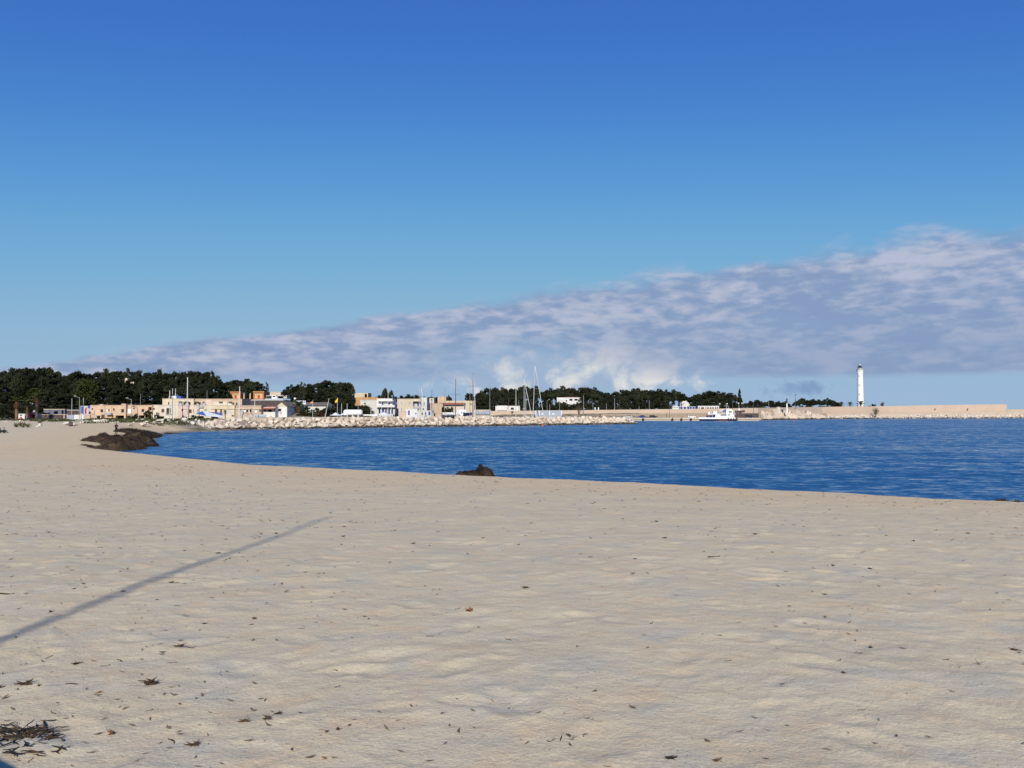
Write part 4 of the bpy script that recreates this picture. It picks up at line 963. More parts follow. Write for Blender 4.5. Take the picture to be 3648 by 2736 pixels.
o.rotation_euler = (R(90), 0, 0); k = m_(35, 249) / wd; o.scale = (k, m_(7.5, 249) / .72, 1)
# ochre lodges on the rise
def lodge(label, a, b, pt, d):
    r = building('gate_lodge', label, a, b, pt, d, 7, 'orange', [((a + b) / 2 + 1, 1414.5, 8, 13, 'red')], pyb=1424)
    for q in (a, b - 5): pbox(r, 'corner_pilaster', 'redtrim', q, q + 5, pt, 1424, d - .18, .178)
    pbox(r, 'cornice', 'redtrim', a - 1, b + 1, pt - .5, pt + 2, d - .3, .11); pbox(r, 'string_course', 'redtrim', a + 5, b - 5, pt + 5.5, pt + 7, d - .12, .118)
    pbox(r, 'plinth', 'redtrim', a, b, 1419.5, 1424, d - .25, .06)
    return r
lodge('ochre gate lodge with red corner pilasters left of the gateway', 820, 857, 1397, 285)
lodge('ochre gate lodge with red corner pilasters beside the stored boats', 902, 940, 1396, 285)
r_ = building('garden_wall', 'ochre garden wall running up to the left gate lodge', 760, 820, 1413.5, 284, .5, 'orange', [(789,1418,3,6,'dark')], pyb=1424, cat='wall', cmat='redtrim')
for q in (869, 891): 
    t = thing('gate_pillar', 'ochre gate pillar with a round finial between the lodges', 'pillar', (X(q, 286), 286, Z(1424, 286)), 'gate pillars'); pbox(t, 'shaft', 'orange', q - 2, q + 2, 1405, 1424, 286, .5); pbox(t, 'cap', 'cream', q - 2.6, q + 2.6, 1403, 1405, 285.9, .7); part('finial', MB().lathe([(.02, Z(1400,286)), (.22, Z(1401.5,286)), (.05, Z(1403,286))], (X(q, 286), 286.2), 8), M['cream'], t)
# raised yard wall, shed canopy, boats ashore
building('yard_wall', 'long dark netted yard wall under the stored boats', 858, 1010, 1427, 262, .5, 'darkwall', pyb=1449, cat='wall', cmat='metal')
r_ = thing('boat_shed', 'open dark boat shed with a pale flat roof edge', 'shed', (X(978, 272), 272, Z(1436, 272)))
pbox(r_, 'roof', 'offwhite', 948, 1011, 1409, 1411, 270, 6); pbox(r_, 'rear_wall', 'dark', 949, 1010, 1411, 1440, 275.5, .3)
for q in (949, 979, 1009): pbox(r_, 'post', 'metal', q, q + 1, 1411, 1440, 270.4, .15)
building('hill_house', 'beige house with a low brown roof on the rise behind the boat shed', 957, 1000, 1397, 320, 8, 'cream', pyb=1420)
building('hill_house', 'pale flat house at the right of the beige hill house', 1001, 1022, 1401, 322, 8, 'beige', pyb=1420)
# cream hill house with arch, ochre wall, blue-shuttered white house
r_ = building('hill_house', 'cream flat roofed house with a round arched opening', 1258, 1311, 1400, 335, 8, 'cream', [(1303,1411,9,9,'open')], coping=False)
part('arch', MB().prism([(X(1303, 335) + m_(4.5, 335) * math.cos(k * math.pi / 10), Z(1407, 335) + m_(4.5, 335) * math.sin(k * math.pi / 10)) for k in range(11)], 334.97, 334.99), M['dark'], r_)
building('ochre_house', 'low brown ochre building in front of the arched house', 1264, 1346, 1415.5, 325, 6, 'ochrewall', pyb=1445, coping=False)
building('white_annex', 'white annex with a sloping end beside the ochre building', 1284, 1342, 1426, 300, 5, 'offwhite', [(1300,1438,6,6,'dark')])
r_ = building('harbour_house', 'white house with bright blue shutters and a columned porch', 1342, 1398, 1421, 285, 9, 'white', [(1363,1438,5,10,'blue'),(1386,1438,7,9,'blue'),(1372,1444,14,5,'grey')])
pbox(r_, 'canopy_slab', 'white', 1346, 1402, 1427, 1429.5, 283.5, 1.49); pbox(r_, 'balcony', 'white', 1342, 1406, 1443, 1451, 283, 1.99)
r2 = building('porch_block', 'shaded ground floor with blue doors under the white balcony', 1342, 1407, 1452, 284.2, 0.78, 'offwhite', [(1364,1466,10,20,'bluedoor'),(1375,1466,6,20,'dark'),(1385,1466,9,20,'bluedoor'),(1397,1466,7,18,'dark'),(1352,1466,7,16,'dark')], coping=False)
# beige house and wings
r_ = building('harbour_house', 'large plain beige house with small blue shuttered balcony', 1415, 1498, 1422, 300, 9, 'beige', [(1431,1438,4,8,'grey'),(1459,1438,5,9,'grey'),(1474,1441,6,18,'blue'),(1490,1442,8,14,'blue'),(1431,1460,4,8,'grey'),(1458,1460,5,8,'grey')])
pbox(r_, 'balcony', 'beige', 1470, 1500, 1428, 1430, 298.6, 1.39); pbox(r_, 'balcony_rail', 'metal', 1470, 1500, 1447, 1448, 298.8, .1)
building('harbour_house', 'narrow pale wing with a blue shutter right of the beige house', 1498, 1521, 1417, 301, 9, 'offwhite', [(1510,1440,6,12,'blue'),(1509,1457,5,6,'dark')])
r_ = building('hill_house', 'small pale house with a lattice terrace above the tan block', 1521, 1546, 1419, 330, 6, 'pale', [(1527,1424,5,5,'dark'),(1538,1424,5,5,'dark')])
building('harbour_house', 'tan blank walled block beside the beige house', 1523, 1578, 1438, 312, 7, 'tan')
building('rooftop_room', 'peach rooftop cube on the house behind the tan block', 1559, 1589, 1414, 345, 6, 'peach', pyb=1440)
building('harbour_house', 'long cream house with two small square windows', 1588, 1690, 1429, 330, 8, 'cream', [(1657,1440,5,6,'dark'),(1678,1440,5,6,'dark')])
r_ = building('harbour_house', 'low cream house under a strip of red roof tiles', 1562, 1654, 1440, 318, 7, 'pale', coping=False)
mb = MB(); x0, x1 = X(1563, 318), X(1653, 318); mb.add([(x0, 317, Z(1442,318)), (x1, 317, Z(1442,318)), (x1, 321, Z(1434.5,318)), (x0, 321, Z(1434.5,318)), (x0, 325.5, Z(1442,318)), (x1, 325.5, Z(1442,318))], [(0,1,2,3),(3,2,5,4),(0,3,4),(1,5,2),(0,4,5,1)]); part('tiled_roof', mb, M['tile'], r_)
building('lockup', 'small white lock up with a blue door at its left end', 1445, 1487, 1457, 284, 5, 'white', [(1457,1471,6,16,'bluedoor'),(1480,1473,3,4,'dark'),(1485,1473,2,4,'dark')])
building('lockup', 'long grey white lock up with dark openings', 1487, 1541, 1464, 284.5, 5, 'offwhite', [(1504,1474,6,9,'dark'),(1530,1473,7,13,'bluedoor'),(1515,1473,5,9,'open')])
building('lockup', 'small worn peach lock up at the end of the row', 1541, 1573, 1472, 285, 4, 'tan', [(1548,1477,5,10,'dark')])
building('quay_shed', 'low tan brick shed at the foot of the beige house', 1423, 1446, 1466, 283.5, 4, 'pink')
building('low_wall', 'long low beige harbour wall behind the spherical floats', 1662, 1748, 1461, 308, .5, 'beige', cat='wall')
# concrete kerb along the land side of the jetty
r_ = thing('concrete_parapet', 'straight low concrete parapet along the top of the boulders', 'wall', (-55, 232, 2))
mb = MB(); A = Vector((-74, 219, 0)); B = Vector((-36, 250, 0)); nrm = Vector((-(B - A).y, (B - A).x, 0)).normalized() * .4
mb.add([(p.x, p.y, z) for z in (1.5, 3.15) for p in (A, B, B + nrm, A + nrm)], [(0,3,2,1),(4,5,6,7),(0,1,5,4),(1,2,6,5),(2,3,7,6),(3,0,4,7)])
part('wall', mb, M['concrete'], r_)
# villas behind the sea wall
r_ = building('villa', 'white villa with a wide flat roof among the pines', 1765, 1852, 1447, 430, 8, 'white', [(1800,1455,16,8,'open'),(1825,1456,12,8,'dark')])
pbox(r_, 'gable_block', 'white', 1770, 1806, 1445, 1462, 428, 1.9)
r_ = building('villa', 'white villa with dark arches and a pergola on the pine slope', 1984, 2072, 1417, 476, 9, 'white', [(2034,1425,11,8,'open'),(2052,1425,12,8,'open'),(2018,1428,6,5,'dark')])
for q in (2028, 2036, 2057): pbox(r_, 'pergola_post', 'white', q, q + 2, 1428, 1446, 470, .5)
pbox(r_, 'pergola_beam', 'white', 2027, 2060, 1427.5, 1429.5, 470, .5); pbox(r_, 'roof_trim', 'brown', 2010, 2060, 1413.5, 1416, 477, 3); pbox(r_, 'side_wing', 'offwhite', 1984, 2008, 1423, 1436, 474, 1.9)
building('villa', 'distant white stepped house in the gap between the groves', 2424, 2458, 1424, 520, 8, 'white', [(2452,1431,3,4,'dark')])
for a, b, k, lb in ((2395,2419,'white','white hut with a pitched roof behind the sea wall'),(2421,2446,'lavender','glazed blue hut behind the sea wall'),(2454,2477,'lavender','open blue framed stall next to the white pavilion')):
    w_ = [(a + 6,1453,7,8,'bluedoor'),(b - 6,1453,7,8,'bluedoor')] if k != 'white' else []
    r_ = building('beach_hut', lb, a, b, 1449, 425, 4, k, w_, cat='hut', cmat='white')
    if k == 'white': mb = MB(); mb.prism([(X(a-1,425), Z(1450,425)), (X(b+1,425), Z(1450,425)), (X((a+b)/2,425), Z(1444.5,425))], 424.6, 429.4); part('roof', mb, M['white'], r_)
building('pavilion', 'long white harbour pavilion with a row of openings', 2486, 2561, 1447, 425, 6, 'white', [(2491,1454,6,6,'ochre'),(2503,1454,11,6,'open'),(2514,1454,5,6,'ochre'),(2522,1454,6,6,'open'),(2531,1454,6,6,'open'),(2540,1454,6,6,'open'),(2549,1454,5,6,'open'),(2556,1454,5,6,'dark')])
r_ = building('site_container', 'long blue grey container with white frame and two hatches', 1907, 2001, 1464, 322, 3, 'lavender', [(1932,1474,7,5,'white'),(1971,1474,10,5,'white')], cat='container', cmat='white')
for q in (1907, 1920, 1957, 1999): pbox(r_, 'frame_post', 'whitep', q, q + 2, 1464, 1480, 321.9, .098)
for px in (2120, 2132): 
    t = thing('gate_pillar', 'short white gate post on top of the sea wall', 'pillar', (X(px, 421), 421, Z(1462, 421)), 'white gate posts'); pbox(t, 'shaft', 'whitep', px - 1.5, px + 1.5, 1453, 1464, 421, .4); pbox(t, 'cap', 'whitep', px - 2, px + 2, 1451.5, 1453, 420.9, .6)

# ------------------------------------------------------------------ sea wall, quay, outer breakwater
def wall_line(root, name, m, pts, th, zb):
    mb = MB(); n = len(pts); P = []
    for i, (x, y, z) in enumerate(pts):
        a = Vector(pts[max(i - 1, 0)][:2]); b = Vector(pts[min(i + 1, n - 1)][:2]); dr = (b - a).normalized(); q = Vector((-dr.y, dr.x)) * th
        P += [(x, y, zb), (x, y, z), (x + q.x, y + q.y, z), (x + q.x, y + q.y, zb)]
    f = [(4 * i, 4 * i + 4, 4 * i + 5, 4 * i + 1) for i in range(n - 1)] + [(4 * i + 1, 4 * i + 5, 4 * i + 6, 4 * i + 2) for i in range(n - 1)] + [(4 * i + 2, 4 * i + 6, 4 * i + 7, 4 * i + 3) for i in range(n - 1)]
    f += [(0, 1, 2, 3), (4 * n - 1, 4 * n - 2, 4 * n - 3, 4 * n - 4)]
    mb.add(P, f); return part(name, mb, M[m], root)
def wp(px, py, d): return (X(px, d), d, Z(py, d))
r_ = thing('sea_wall', 'long smooth beige sea wall sheltering the harbour quay', 'wall', (60, 418, 1))
wall_line(r_, 'wall', 'seawall', [wp(1700,1464.5,417), wp(1900,1463,418), wp(2260,1459,418.5), wp(2600,1455,421), wp(2700,1453,428), wp(2765,1452,453), wp(2930,1449.5,499), wp(3130,1447,522), wp(3350,1443,533), wp(3586,1440,543)], 1.5, .6)
wall_line(r_, 'end_wall', 'seawall', [wp(3587,1459,543.3), wp(3648,1458,546), wp(3900,1456,560)], 1.5, .6)
wall_line(r_, 'ledge', 'concrete', [wp(2945,1473,492), wp(3130,1472,514), wp(3350,1469,528), wp(3648,1465,540), wp(3900,1464,552)], 4.0, -.5)
for px, py in ((3331,1458), (3447,1458)):
    t = thing('wall_plate', 'small dark square plate fixed on the tall end of the sea wall', 'plate', (X(px, 531), 531, Z(py + 3, 531)), 'plates on the sea wall'); d_ = 531.6 if px < 3400 else 536.4; t.location = (X(px, d_), d_, Z(py + 3, d_)); pbox(t, 'plate', 'darkmetal', px - 1.5, px + 1.5, py - 2, py + 3, d_ - .35, .1); pbox(t, 'bracket', 'darkmetal', px - .5, px + .5, py - 3, py - 2, d_ - .3, 1.2)
r_ = thing('stone_wall', 'lower rubble masonry wall behind the parked cars', 'wall', (60, 412, 1.2))
wall_line(r_, 'wall', 'stonewall', [wp(2140,1475,411.5), wp(2330,1473,411.8), wp(2600,1472,412), wp(2712,1471,414)], 5.5, .8)
qm = MB().box(-11, 122.5, 396, 417, -2.5, 1.25); q_ = obj('quay', qm.mesh('quay'), M['concrete']); tag(q_, 'concrete harbour quay with a straight edge', 'quay', kind='structure')
part_k = obj('kerb', MB().box(-11, 122.5, 395.6, 396.3, .85, 1.42).mesh('kerb'), M['beige'], q_)
for px in (2395, 2427, 2461, 2291):
    t = thing('tyre_fender', 'black tyre fender hanging on the quay face', 'fender', (X(px, 395.4), 395.4, .3), 'tyre fenders on the quay'); mb = MB(); n = 14
    mb.tube([(.42 * math.cos(6.2832 * k / n), 0, .42 + .42 * math.sin(6.2832 * k / n)) for k in range(n + 1)], .17, 8); lpart('tyre', mb, M['rubber'], t); lpart('rope', MB().tube([(0, .15, .9), (0, .3, 1.15)], .03, 5), M['tarpw'], t)
# cast cubes at the elbow
def cube_mesh(seed):
    r = random.Random(seed); bm = bmesh.new(); bmesh.ops.create_cube(bm, size=1.0)
    bmesh.ops.bevel(bm, geom=bm.edges[:], offset=.035, segments=1, affect='EDGES')
    for v in bm.verts: v.co += Vector((r.uniform(-.02, .02), r.uniform(-.02, .02), r.uniform(-.02, .02)))
    me = bpy.data.meshes.new('concrete_block'); bm.to_mesh(me); bm.free(); me.materials.append(M['block']); return me
CB = [cube_mesh(i) for i in range(4)]
r_ = thing('block_mound', 'mound of tilted cast concrete cubes at the elbow of the breakwater', 'breakwater', (150, 440, 0))
rr_ = random.Random(5)
for row, (zz, cnt, dd) in enumerate(((.5, 14, 0), (2.4, 11, 3.0), (4.2, 7, 6.0))):
    for k in range(cnt):
        f = (k + .5 + rr_.uniform(-.2, .2)) / cnt; px = (2712 if row < 2 else 2740) + (222 - row * 22 - (34 if row == 2 else 0)) * f; d = 428 + 40 * max(0, (px - 2706) / 224) + dd * .9
        o = obj('concrete_block', CB[k % 4], None, r_); s = rr_.uniform(3.0, 3.9) - row * .15
        o.location = Vector((X(px, d), d, zz - (1.2 * f if row else 0))) - r_.location; o.rotation_euler = (rr_.uniform(-.6, .6), rr_.uniform(-.6, .6), rr_.uniform(0, 3)); o.scale = (s, s, s)
riprap('rubble_revetment', 'band of pale broken rubble along the foot of the outer sea wall', [(176, 474), (184, 480), (246, 513), (338, 531), (400, 544)], [1.7, 1.9, 2.2, 2.1, 2.0], 3, 2.3, 1.3, 2.6, 5.0, 9, 420, 'stone', ROCKW, 280, False, M['concrete'])

# ------------------------------------------------------------------ lighthouse
LD = 694.0; LX = X(3065, LD); lz = lambda py: Z(py, LD)
r_ = thing('lighthouse', 'tall round white lighthouse with a dark lantern behind the sea wall', 'lighthouse', (LX, LD, 3.5))
part('tower', MB().lathe([(2.85, 2.5), (2.80, 5), (2.72, lz(1432)), (2.32, lz(1333)), (2.32, lz(1331))], (LX, LD), 32), M['lightwhite'], r_, True)
part('cornice', MB().lathe([(2.33, lz(1331.5)), (2.62, lz(1330)), (2.62, lz(1328)), (2.42, lz(1327.5)), (2.42, lz(1325)), (2.75, lz(1323)), (2.75, lz(1320))], (LX, LD), 32), M['lightwhite'], r_)
part('watch_room', MB().lathe([(2.78, lz(1320.2)), (2.80, lz(1316)), (2.55, lz(1315.8)), (2.0, lz(1315.6)), (2.0, lz(1311.5))], (LX, LD), 28), M['mottled'], r_)
g_ = part('gallery', MB().lathe([(1.6, lz(1312)), (2.2, lz(1311.6)), (2.2, lz(1311)), (1.6, lz(1310.8))], (LX, LD), 28), M['mottled'], r_)
for k in range(14):
    a = k * 6.2832 / 14; part('baluster', MB().tube([(LX + 2.1 * math.cos(a), LD + 2.1 * math.sin(a), lz(1311.2)), (LX + 2.1 * math.cos(a), LD + 2.1 * math.sin(a), lz(1306.5))], .05, 5), M['darkmetal'], r_, top=g_)
for py in (1306.5, 1308.8): part('rail', MB().tube([(LX + 2.1 * math.cos(k * .2992), LD + 2.1 * math.sin(k * .2992), lz(py)) for k in range(22)], .05, 5), M['darkmetal'], r_, top=g_)
part('lantern_glass', MB().lathe([(1.2, lz(1311)), (1.2, lz(1302))], (LX, LD), 16), M['glass'], r_)
for k in range(10):
    a = k * .62832; part('lantern_bar', MB().tube([(LX + 1.25 * math.cos(a), LD + 1.25 * math.sin(a), lz(1311)), (LX + 1.25 * math.cos(a), LD + 1.25 * math.sin(a), lz(1302))], .07, 5), M['darkmetal'], r_)
part('lens', MB().lathe([(.5, lz(1309)), (.9, lz(1306)), (.5, lz(1303))], (LX, LD), 12), M['mottled'], r_)
part('dome', MB().lathe([(1.5, lz(1302.2)), (1.55, lz(1301.5)), (1.25, lz(1299)), (.6, lz(1297)), (.15, lz(1296.4)), (.15, lz(1295)), (.05, lz(1293.5))], (LX, LD), 20), M['mottled'], r_, True)
for py in (1339, 1372.5, 1405):
    a = R(228); rad = 2.32 + (py - 1333) / 99 * .4; c = Vector((LX + rad * math.cos(a), LD + rad * math.sin(a), lz(py)))
    o = obj('window', MB().box(-.26, .26, -.08, .10, -.5, .5).mesh('window'), M['dark'], r_, c - r_.location); o.rotation_euler = (0, 0, a + R(90)); obj('sill', MB().box(-.36, .36, -.16, .1, -.64, -.52).mesh('sill'), M['mottled'], o)

# ------------------------------------------------------------------ masts, posts, lamps, flags
def pole(name, label, cat, px, pyt, d, r0, r1, m, zb=None, group=None, lean=0.0, n=7):
    x = X(px, d); g = (gz(x, d, False) if zb is None else zb); zt = Z(pyt, d)
    t = thing(name, label, cat, (x, d, g), group); lpart('pole', MB().tube([(0, 0, -.3), (lean * .5, 0, (zt - g) * .5), (lean, 0, zt - g)], [r0, (r0 + r1) / 2, r1], n), M[m], t); return t, zt - g
def lamp(label, px, pyt, d, arm, group=None, zb=None):
    t, H = pole('street_lamp', label, 'street lamp', px, pyt + 4, d, .10, .06, 'metal', zb, group)
    lpart('arm', MB().tube([(0, 0, H - .02)] + [(arm * math.sin(k * math.pi / 10), 0, H + .55 * (1 - math.cos(k * math.pi / 10)) * .8) for k in range(1, 6)], .05, 6), M['metal'], t)
    s = 1 if arm > 0 else -1; lpart('lamp_head', MB().box(min(arm - s * .1, arm + s * .55), max(arm - s * .1, arm + s * .55), -.14, .14, H + .36, H + .50), M['offwhite'], t)
lamp('curved street lamp beside the mural wall', 283.5, 1412, 226, -1.0)
lamp('curved street lamp above the peach terrace with white shutter', 468, 1419, 231, -1.0)
for q, pt, g_ in ((256.5, 1419, 'by the hoarding'), (297.5, 1416, 'in front of the mural')): pole('utility_pole', 'plain grey street pole ' + g_, 'pole', q, pt, 228, .12, .08, 'metal')
for q in ((500.5, 1402, 242, .05, 'thin aerial mast behind the peach terrace'), (737.5, 1391, 252, .07, 'thin dark pole on the rise behind the long block'), (383.5, 1434, 240, .04, 'short aerial on the peach roof with the balcony')):
    pole('aerial_mast', q[4], 'aerial', q[0], q[1], q[2], q[3], q[3] * .6, 'metal')
# masts standing ashore in front of the terrace
def spar(label, px, pyt, d, r0, m, stay=None, group=None, zb=None, spreader=None, box=None, lean=0.0):
    t, H = pole('boat_mast', label, 'mast', px, pyt, d, r0, r0 * .7, m, zb, group, lean)
    if stay: lpart('stay', MB().tube([(0, 0, H - .1), (m_(stay[0] - px, d), 0, Z(stay[1], d) - t.location.z)], .03, 4), M['darkmetal'], t)
    if spreader: lpart('spreader', MB().tube([(-m_(spreader[1], d), 0, Z(spreader[0], d) - t.location.z), (m_(spreader[1], d), 0, Z(spreader[0], d) - t.location.z)], .05, 5), M[m], t)
    lpart('masthead', MB().box(-r0 * 1.6, r0 * 1.6, -.08, .08, H - .02, H + .10), M['darkmetal'], t)
    lpart('step', MB().box(-.3, .3, -.3, .3, -.1, .12), M['darkmetal'], t)
    return t
spar('shortest and thickest pale mast of three beside the roof frame', 604.5, 1391, 224, .13, 'spar'); spar('pale mast in the middle of three beside the roof frame', 614.5, 1384, 226, .09, 'spar'); spar('pale mast with a slack stay, tallest of three by the roof frame', 625, 1384, 225, .10, 'spar', (632, 1420))
t = spar('tall pale yacht mast with a long stay before the long block', 667.5, 1344, 225, .16, 'spar', (705, 1457)); pole('boat_mast', 'thick pale mast standing before the worn tan house', 'mast', 853.5, 1377, 224, .15, .11, 'spar'); pole('boat_mast', 'slim pale mast standing before the house with white framed windows', 'mast', 908, 1425, 226, .10, .08, 'spar')
# yachts moored in the basin behind the jetty
def hull(L_, W_, H_, keel=.5, n=12, full=.5):
    mb = MB(); secs = []
    for i in range(n + 1):
        t = i / n; x = -L_ / 2 + L_ * t; wdt = W_ / 2 * (max(0.02, 1 - max(0, (t - full) / (1 - full)) ** 2.2)) * (.78 + .22 * min(1, t / .35)); sh = H_ * (1 + .22 * max(0, t - .4) ** 1.5)
        z0 = -keel * (1 - .7 * t * t); secs += [(x, 0, z0), (x, -wdt * .62, z0 * .35), (x, -wdt * .95, sh * .45), (x, -wdt, sh), (x, wdt, sh), (x, wdt * .95, sh * .45), (x, wdt * .62, z0 * .35)]
    f = [(i * 7 + k, i * 7 + (k + 1) % 7, (i + 1) * 7 + (k + 1) % 7, (i + 1) * 7 + k) for i in range(n) for k in range(7)] + [tuple(range(7))[::-1], tuple(n * 7 + k for k in range(7))]
    return mb.add(secs, f)
def yacht(label, px, pyt, d, m, L_=8.5, spreader=None, stay=None, lean=0, r0=.10, rz=None):
    x = X(px, d); t = thing('sailing_yacht', label, 'yacht', (x, d, 0), 'yachts behind the jetty'); H = Z(pyt, d)
    lpart('hull', hull(L_, 2.6, .8), M['whitep'], t); lpart('cabin', MB().prism([(-1.6, .8), (1.8, .86), (1.4, 1.25), (-1.5, 1.3)], -.75, .75), M['whitep'], t)
    mm = lpart('mast', MB().tube([(0, 0, .8), (lean, 0, H)], [r0, r0 * .6], 7), M[m], t); lpart('boom', MB().tube([(0, 0, 1.9), (-3.2, 0, 1.8)], .07, 6), M[m], t)
    if spreader: lpart('spreader', MB().tube([(-m_(spreader[1], d), 0, Z(spreader[0], d)), (m_(spreader[1], d), 0, Z(spreader[0], d))], .05, 5), M[m], mm)
    e = m_(stay - px, d) if stay else L_ * .47
    lpart('forestay', MB().tube([(lean, 0, H - .15), (e, 0, 1.0)], .10 if stay else .018, 5), M['spar' if stay else 'darkmetal'], t)
    for s in (-1, 1): lpart('shroud', MB().tube([(lean, 0, H * .92), (s * .2, s * 1.2, .9)], .015, 4), M['darkmetal'], mm)
yacht('moored yacht with a pale mast, left of the close pair', 1493.5, 1378, 268, 'spar'); yacht('moored yacht with a pale mast, right of the close pair', 1501.5, 1384, 271, 'spar', stay=1518, r0=.1); yacht('moored yacht with a thin dark mast before the peach lock up', 1538.5, 1388, 273, 'woodmast')
yacht('moored yacht with a very thin mast by the large dark bush', 1584.5, 1380, 276, 'metal', r0=.05); yacht('moored yacht with a dark mast and wide cross spreader', 1623, 1350, 279, 'woodmast', spreader=(1405.5, 17), r0=.14)
yacht('moored yacht with the tallest brown mast and long spreader', 1684.5, 1329, 286, 'woodmast', spreader=(1376, 15), stay=1697, lean=.1, r0=.17); yacht('moored yacht with a grey mast under the long spreader', 1674, 1376, 288, 'metal', r0=.10)
yacht('moored yacht with a plain grey mast by the spherical floats', 1745, 1365, 291, 'metal', r0=.10); yacht('moored yacht with a pale mast before the white flat villa', 1838, 1367, 300, 'spar', r0=.14); yacht('moored yacht with a pale mast and a furled sail before the pines', 1867, 1350, 304, 'spar', stay=1898, r0=.13)
yacht('moored yacht with a slightly lower pale mast beside the furled sail', 1873, 1356, 306, 'spar', r0=.10); yacht('moored yacht with the tallest white mast before the grey container', 1898, 1303, 307, 'spar', stay=1940, lean=.9, r0=.15)
# poles along the sea wall and harbour
for q, pt, pb, d, lb in ((2079,1407,1475,416,'tall grey pole above the leafless shrub'),(1993.5,1432,1466,424,'thin lamp pole by the white villa'),(2160.5,1438,1466,421,'slim pole with no lamp on the bare stretch of sea wall'),(2189.5,1420,1464,421,'thick pale pole on the sea wall beside the rubble slope'),
                         (2208,1425,1464,423,'dark slim pole joined by a wire to the thick pole'),(2313,1425,1462,421,'pale pole above the blue and black cars'),(2384.5,1434,1489,404,'pale pole standing on the quay between dark and white car'),(2609,1426,1470,415,'wooden grey pole behind the ferry'),
                         (2684,1429,1487,405,'pale pole beside the dark car under the elbow'),(2738.5,1430,1468,425,'pale pole above the concrete cubes'),(1812.5,1416,1462,424,'thin dark pole above the white flat villa'),(1848,1424,1462,425,'thin pole with curved head above the villa'),
                         (1958.5,1439,1478,330,'short pole in front of the grey container'),(2276.5,1446,1462,421,'short pole stub on the sea wall')):
    pole('light_pole', lb, 'pole', q, pt, d, .16 if q in (2189.5, 2079) else .11, .08, 'metal' if 'dark' not in lb and 'wood' not in lb else 'woodmast', Z(pb, d))
lamp('curved lamp post on the sea wall left of the white pines villa', 1949, 1422, 424, .9, None, Z(1466, 424)); lamp('curved lamp post above the outer end of the jetty boulders', 2112, 1431, 424, -.8, None, Z(1464, 424))
# harbour beacon, weather vane pole, tank
r_ = thing('harbour_beacon', 'slim harbour beacon, white below and dark above', 'beacon', (X(2803, 441), 441, Z(1466, 441))); x_ = X(2803, 441); z_ = lambda p: Z(p, 441)
part('base', MB().lathe([(.5, z_(1472)), (.45, z_(1462))], (x_, 441), 12), M['whitep'], r_); part('lower_column', MB().lathe([(.40, z_(1463)), (.36, z_(1437))], (x_, 441), 12), M['whitep'], r_); part('upper_column', MB().lathe([(.42, z_(1437)), (.40, z_(1421))], (x_, 441), 12), M['darkmetal'], r_); part('lamp', MB().lathe([(.2, z_(1421)), (.2, z_(1419)), (.05, z_(1418))], (x_, 441), 8), M['darkmetal'], r_)
t, H = pole('vane_pole', 'dark pole with a wind vane beyond the sea wall', 'pole', 2833, 1404, 470, .14, .07, 'darkmetal', Z(1455, 470)); lpart('vane', MB().prism([(0, H - .6), (.7, H + .2), (.5, H - .3), (1.0, H - .1), (.6, H - .7), (.1, H - .9)], -.03, .03), M['darkmetal'], t); lpart('vane', MB().prism([(0, H - 3.2), (.5, H - 3.0), (.3, H - 3.9)], -.03, .03), M['darkmetal'], t)
r_ = thing('round_tank', 'small round pale tank with a railing above the concrete cubes', 'tank', (X(2772, 442), 442, Z(1470, 442))); x_ = X(2772, 442); part('drum', MB().lathe([(1.2, z_(1474)), (1.2, z_(1453)), (1.0, z_(1451)), (.3, z_(1449.5))], (x_, 442), 16), M['pale'], r_); part('hand_rail', MB().tube([(x_ - 3.5, 442, z_(1455)), (x_ - 1.2, 442, z_(1455))], .05, 5).tube([(x_ - 3.5, 442, z_(1462)), (x_ - 3.5, 442, z_(1455))], .05, 5), M['metal'], r_); part('hatch', MB().box(x_ + 1.2, x_ + 3.3, 441.5, 442.5, z_(1461), z_(1459)), M['darkmetal'], r_)
pole('quay_marker', 'white marker post at the root of the concrete cubes', 'post', 2706, 1478, 428, .6, .55, 'whitep', .6); tree('bush', 'small dark clipped shrub on top of the white marker post', None, 2703, 1469.5, 428, 10, 'darkbush', 'shrub', Z(1479, 428))
# flags and leaning pole
def flag(label, px, pyt, d, m2, shape, m):
    t, H = pole('flagpole', label, 'flag', px, pyt, d, .07, .04, 'spar'); mb = MB()
    pts = [(X(a, d) - t.location.x, Z(b, d) - t.location.z) for a, b in shape]; mb.prism(pts, -.02 - .05, .0); lpart('flag_cloth', mb, M[m], t)
    if m2: lpart('flag_stripe', MB().prism([(X(a, d) - t.location.x, Z(b, d) - t.location.z) for a, b in m2[1]], -.09, -.071), M[m2[0]], t)
flag('white pole flying a small orange and black flag', 1114.5, 1425, 240, ('blackcloth', [(1114, 1427), (1114, 1430), (1109, 1432), (1108, 1430)]), [(1114, 1427), (1114, 1436), (1107, 1438), (1105.5, 1437), (1108, 1431)], 'orangecloth')
flag('white pole flying a yellow feather flag', 1202, 1417, 240, None, [(1204.5, 1418), (1203, 1431), (1197, 1435), (1194, 1434), (1193.5, 1431), (1198, 1424)], 'yellow')
pole('leaning_pole', 'long pale pole leaning to the right among the shrubs', 'pole', 1157, 1419, 240, .10, .06, 'spar', None, None, m_(15.5, 240))
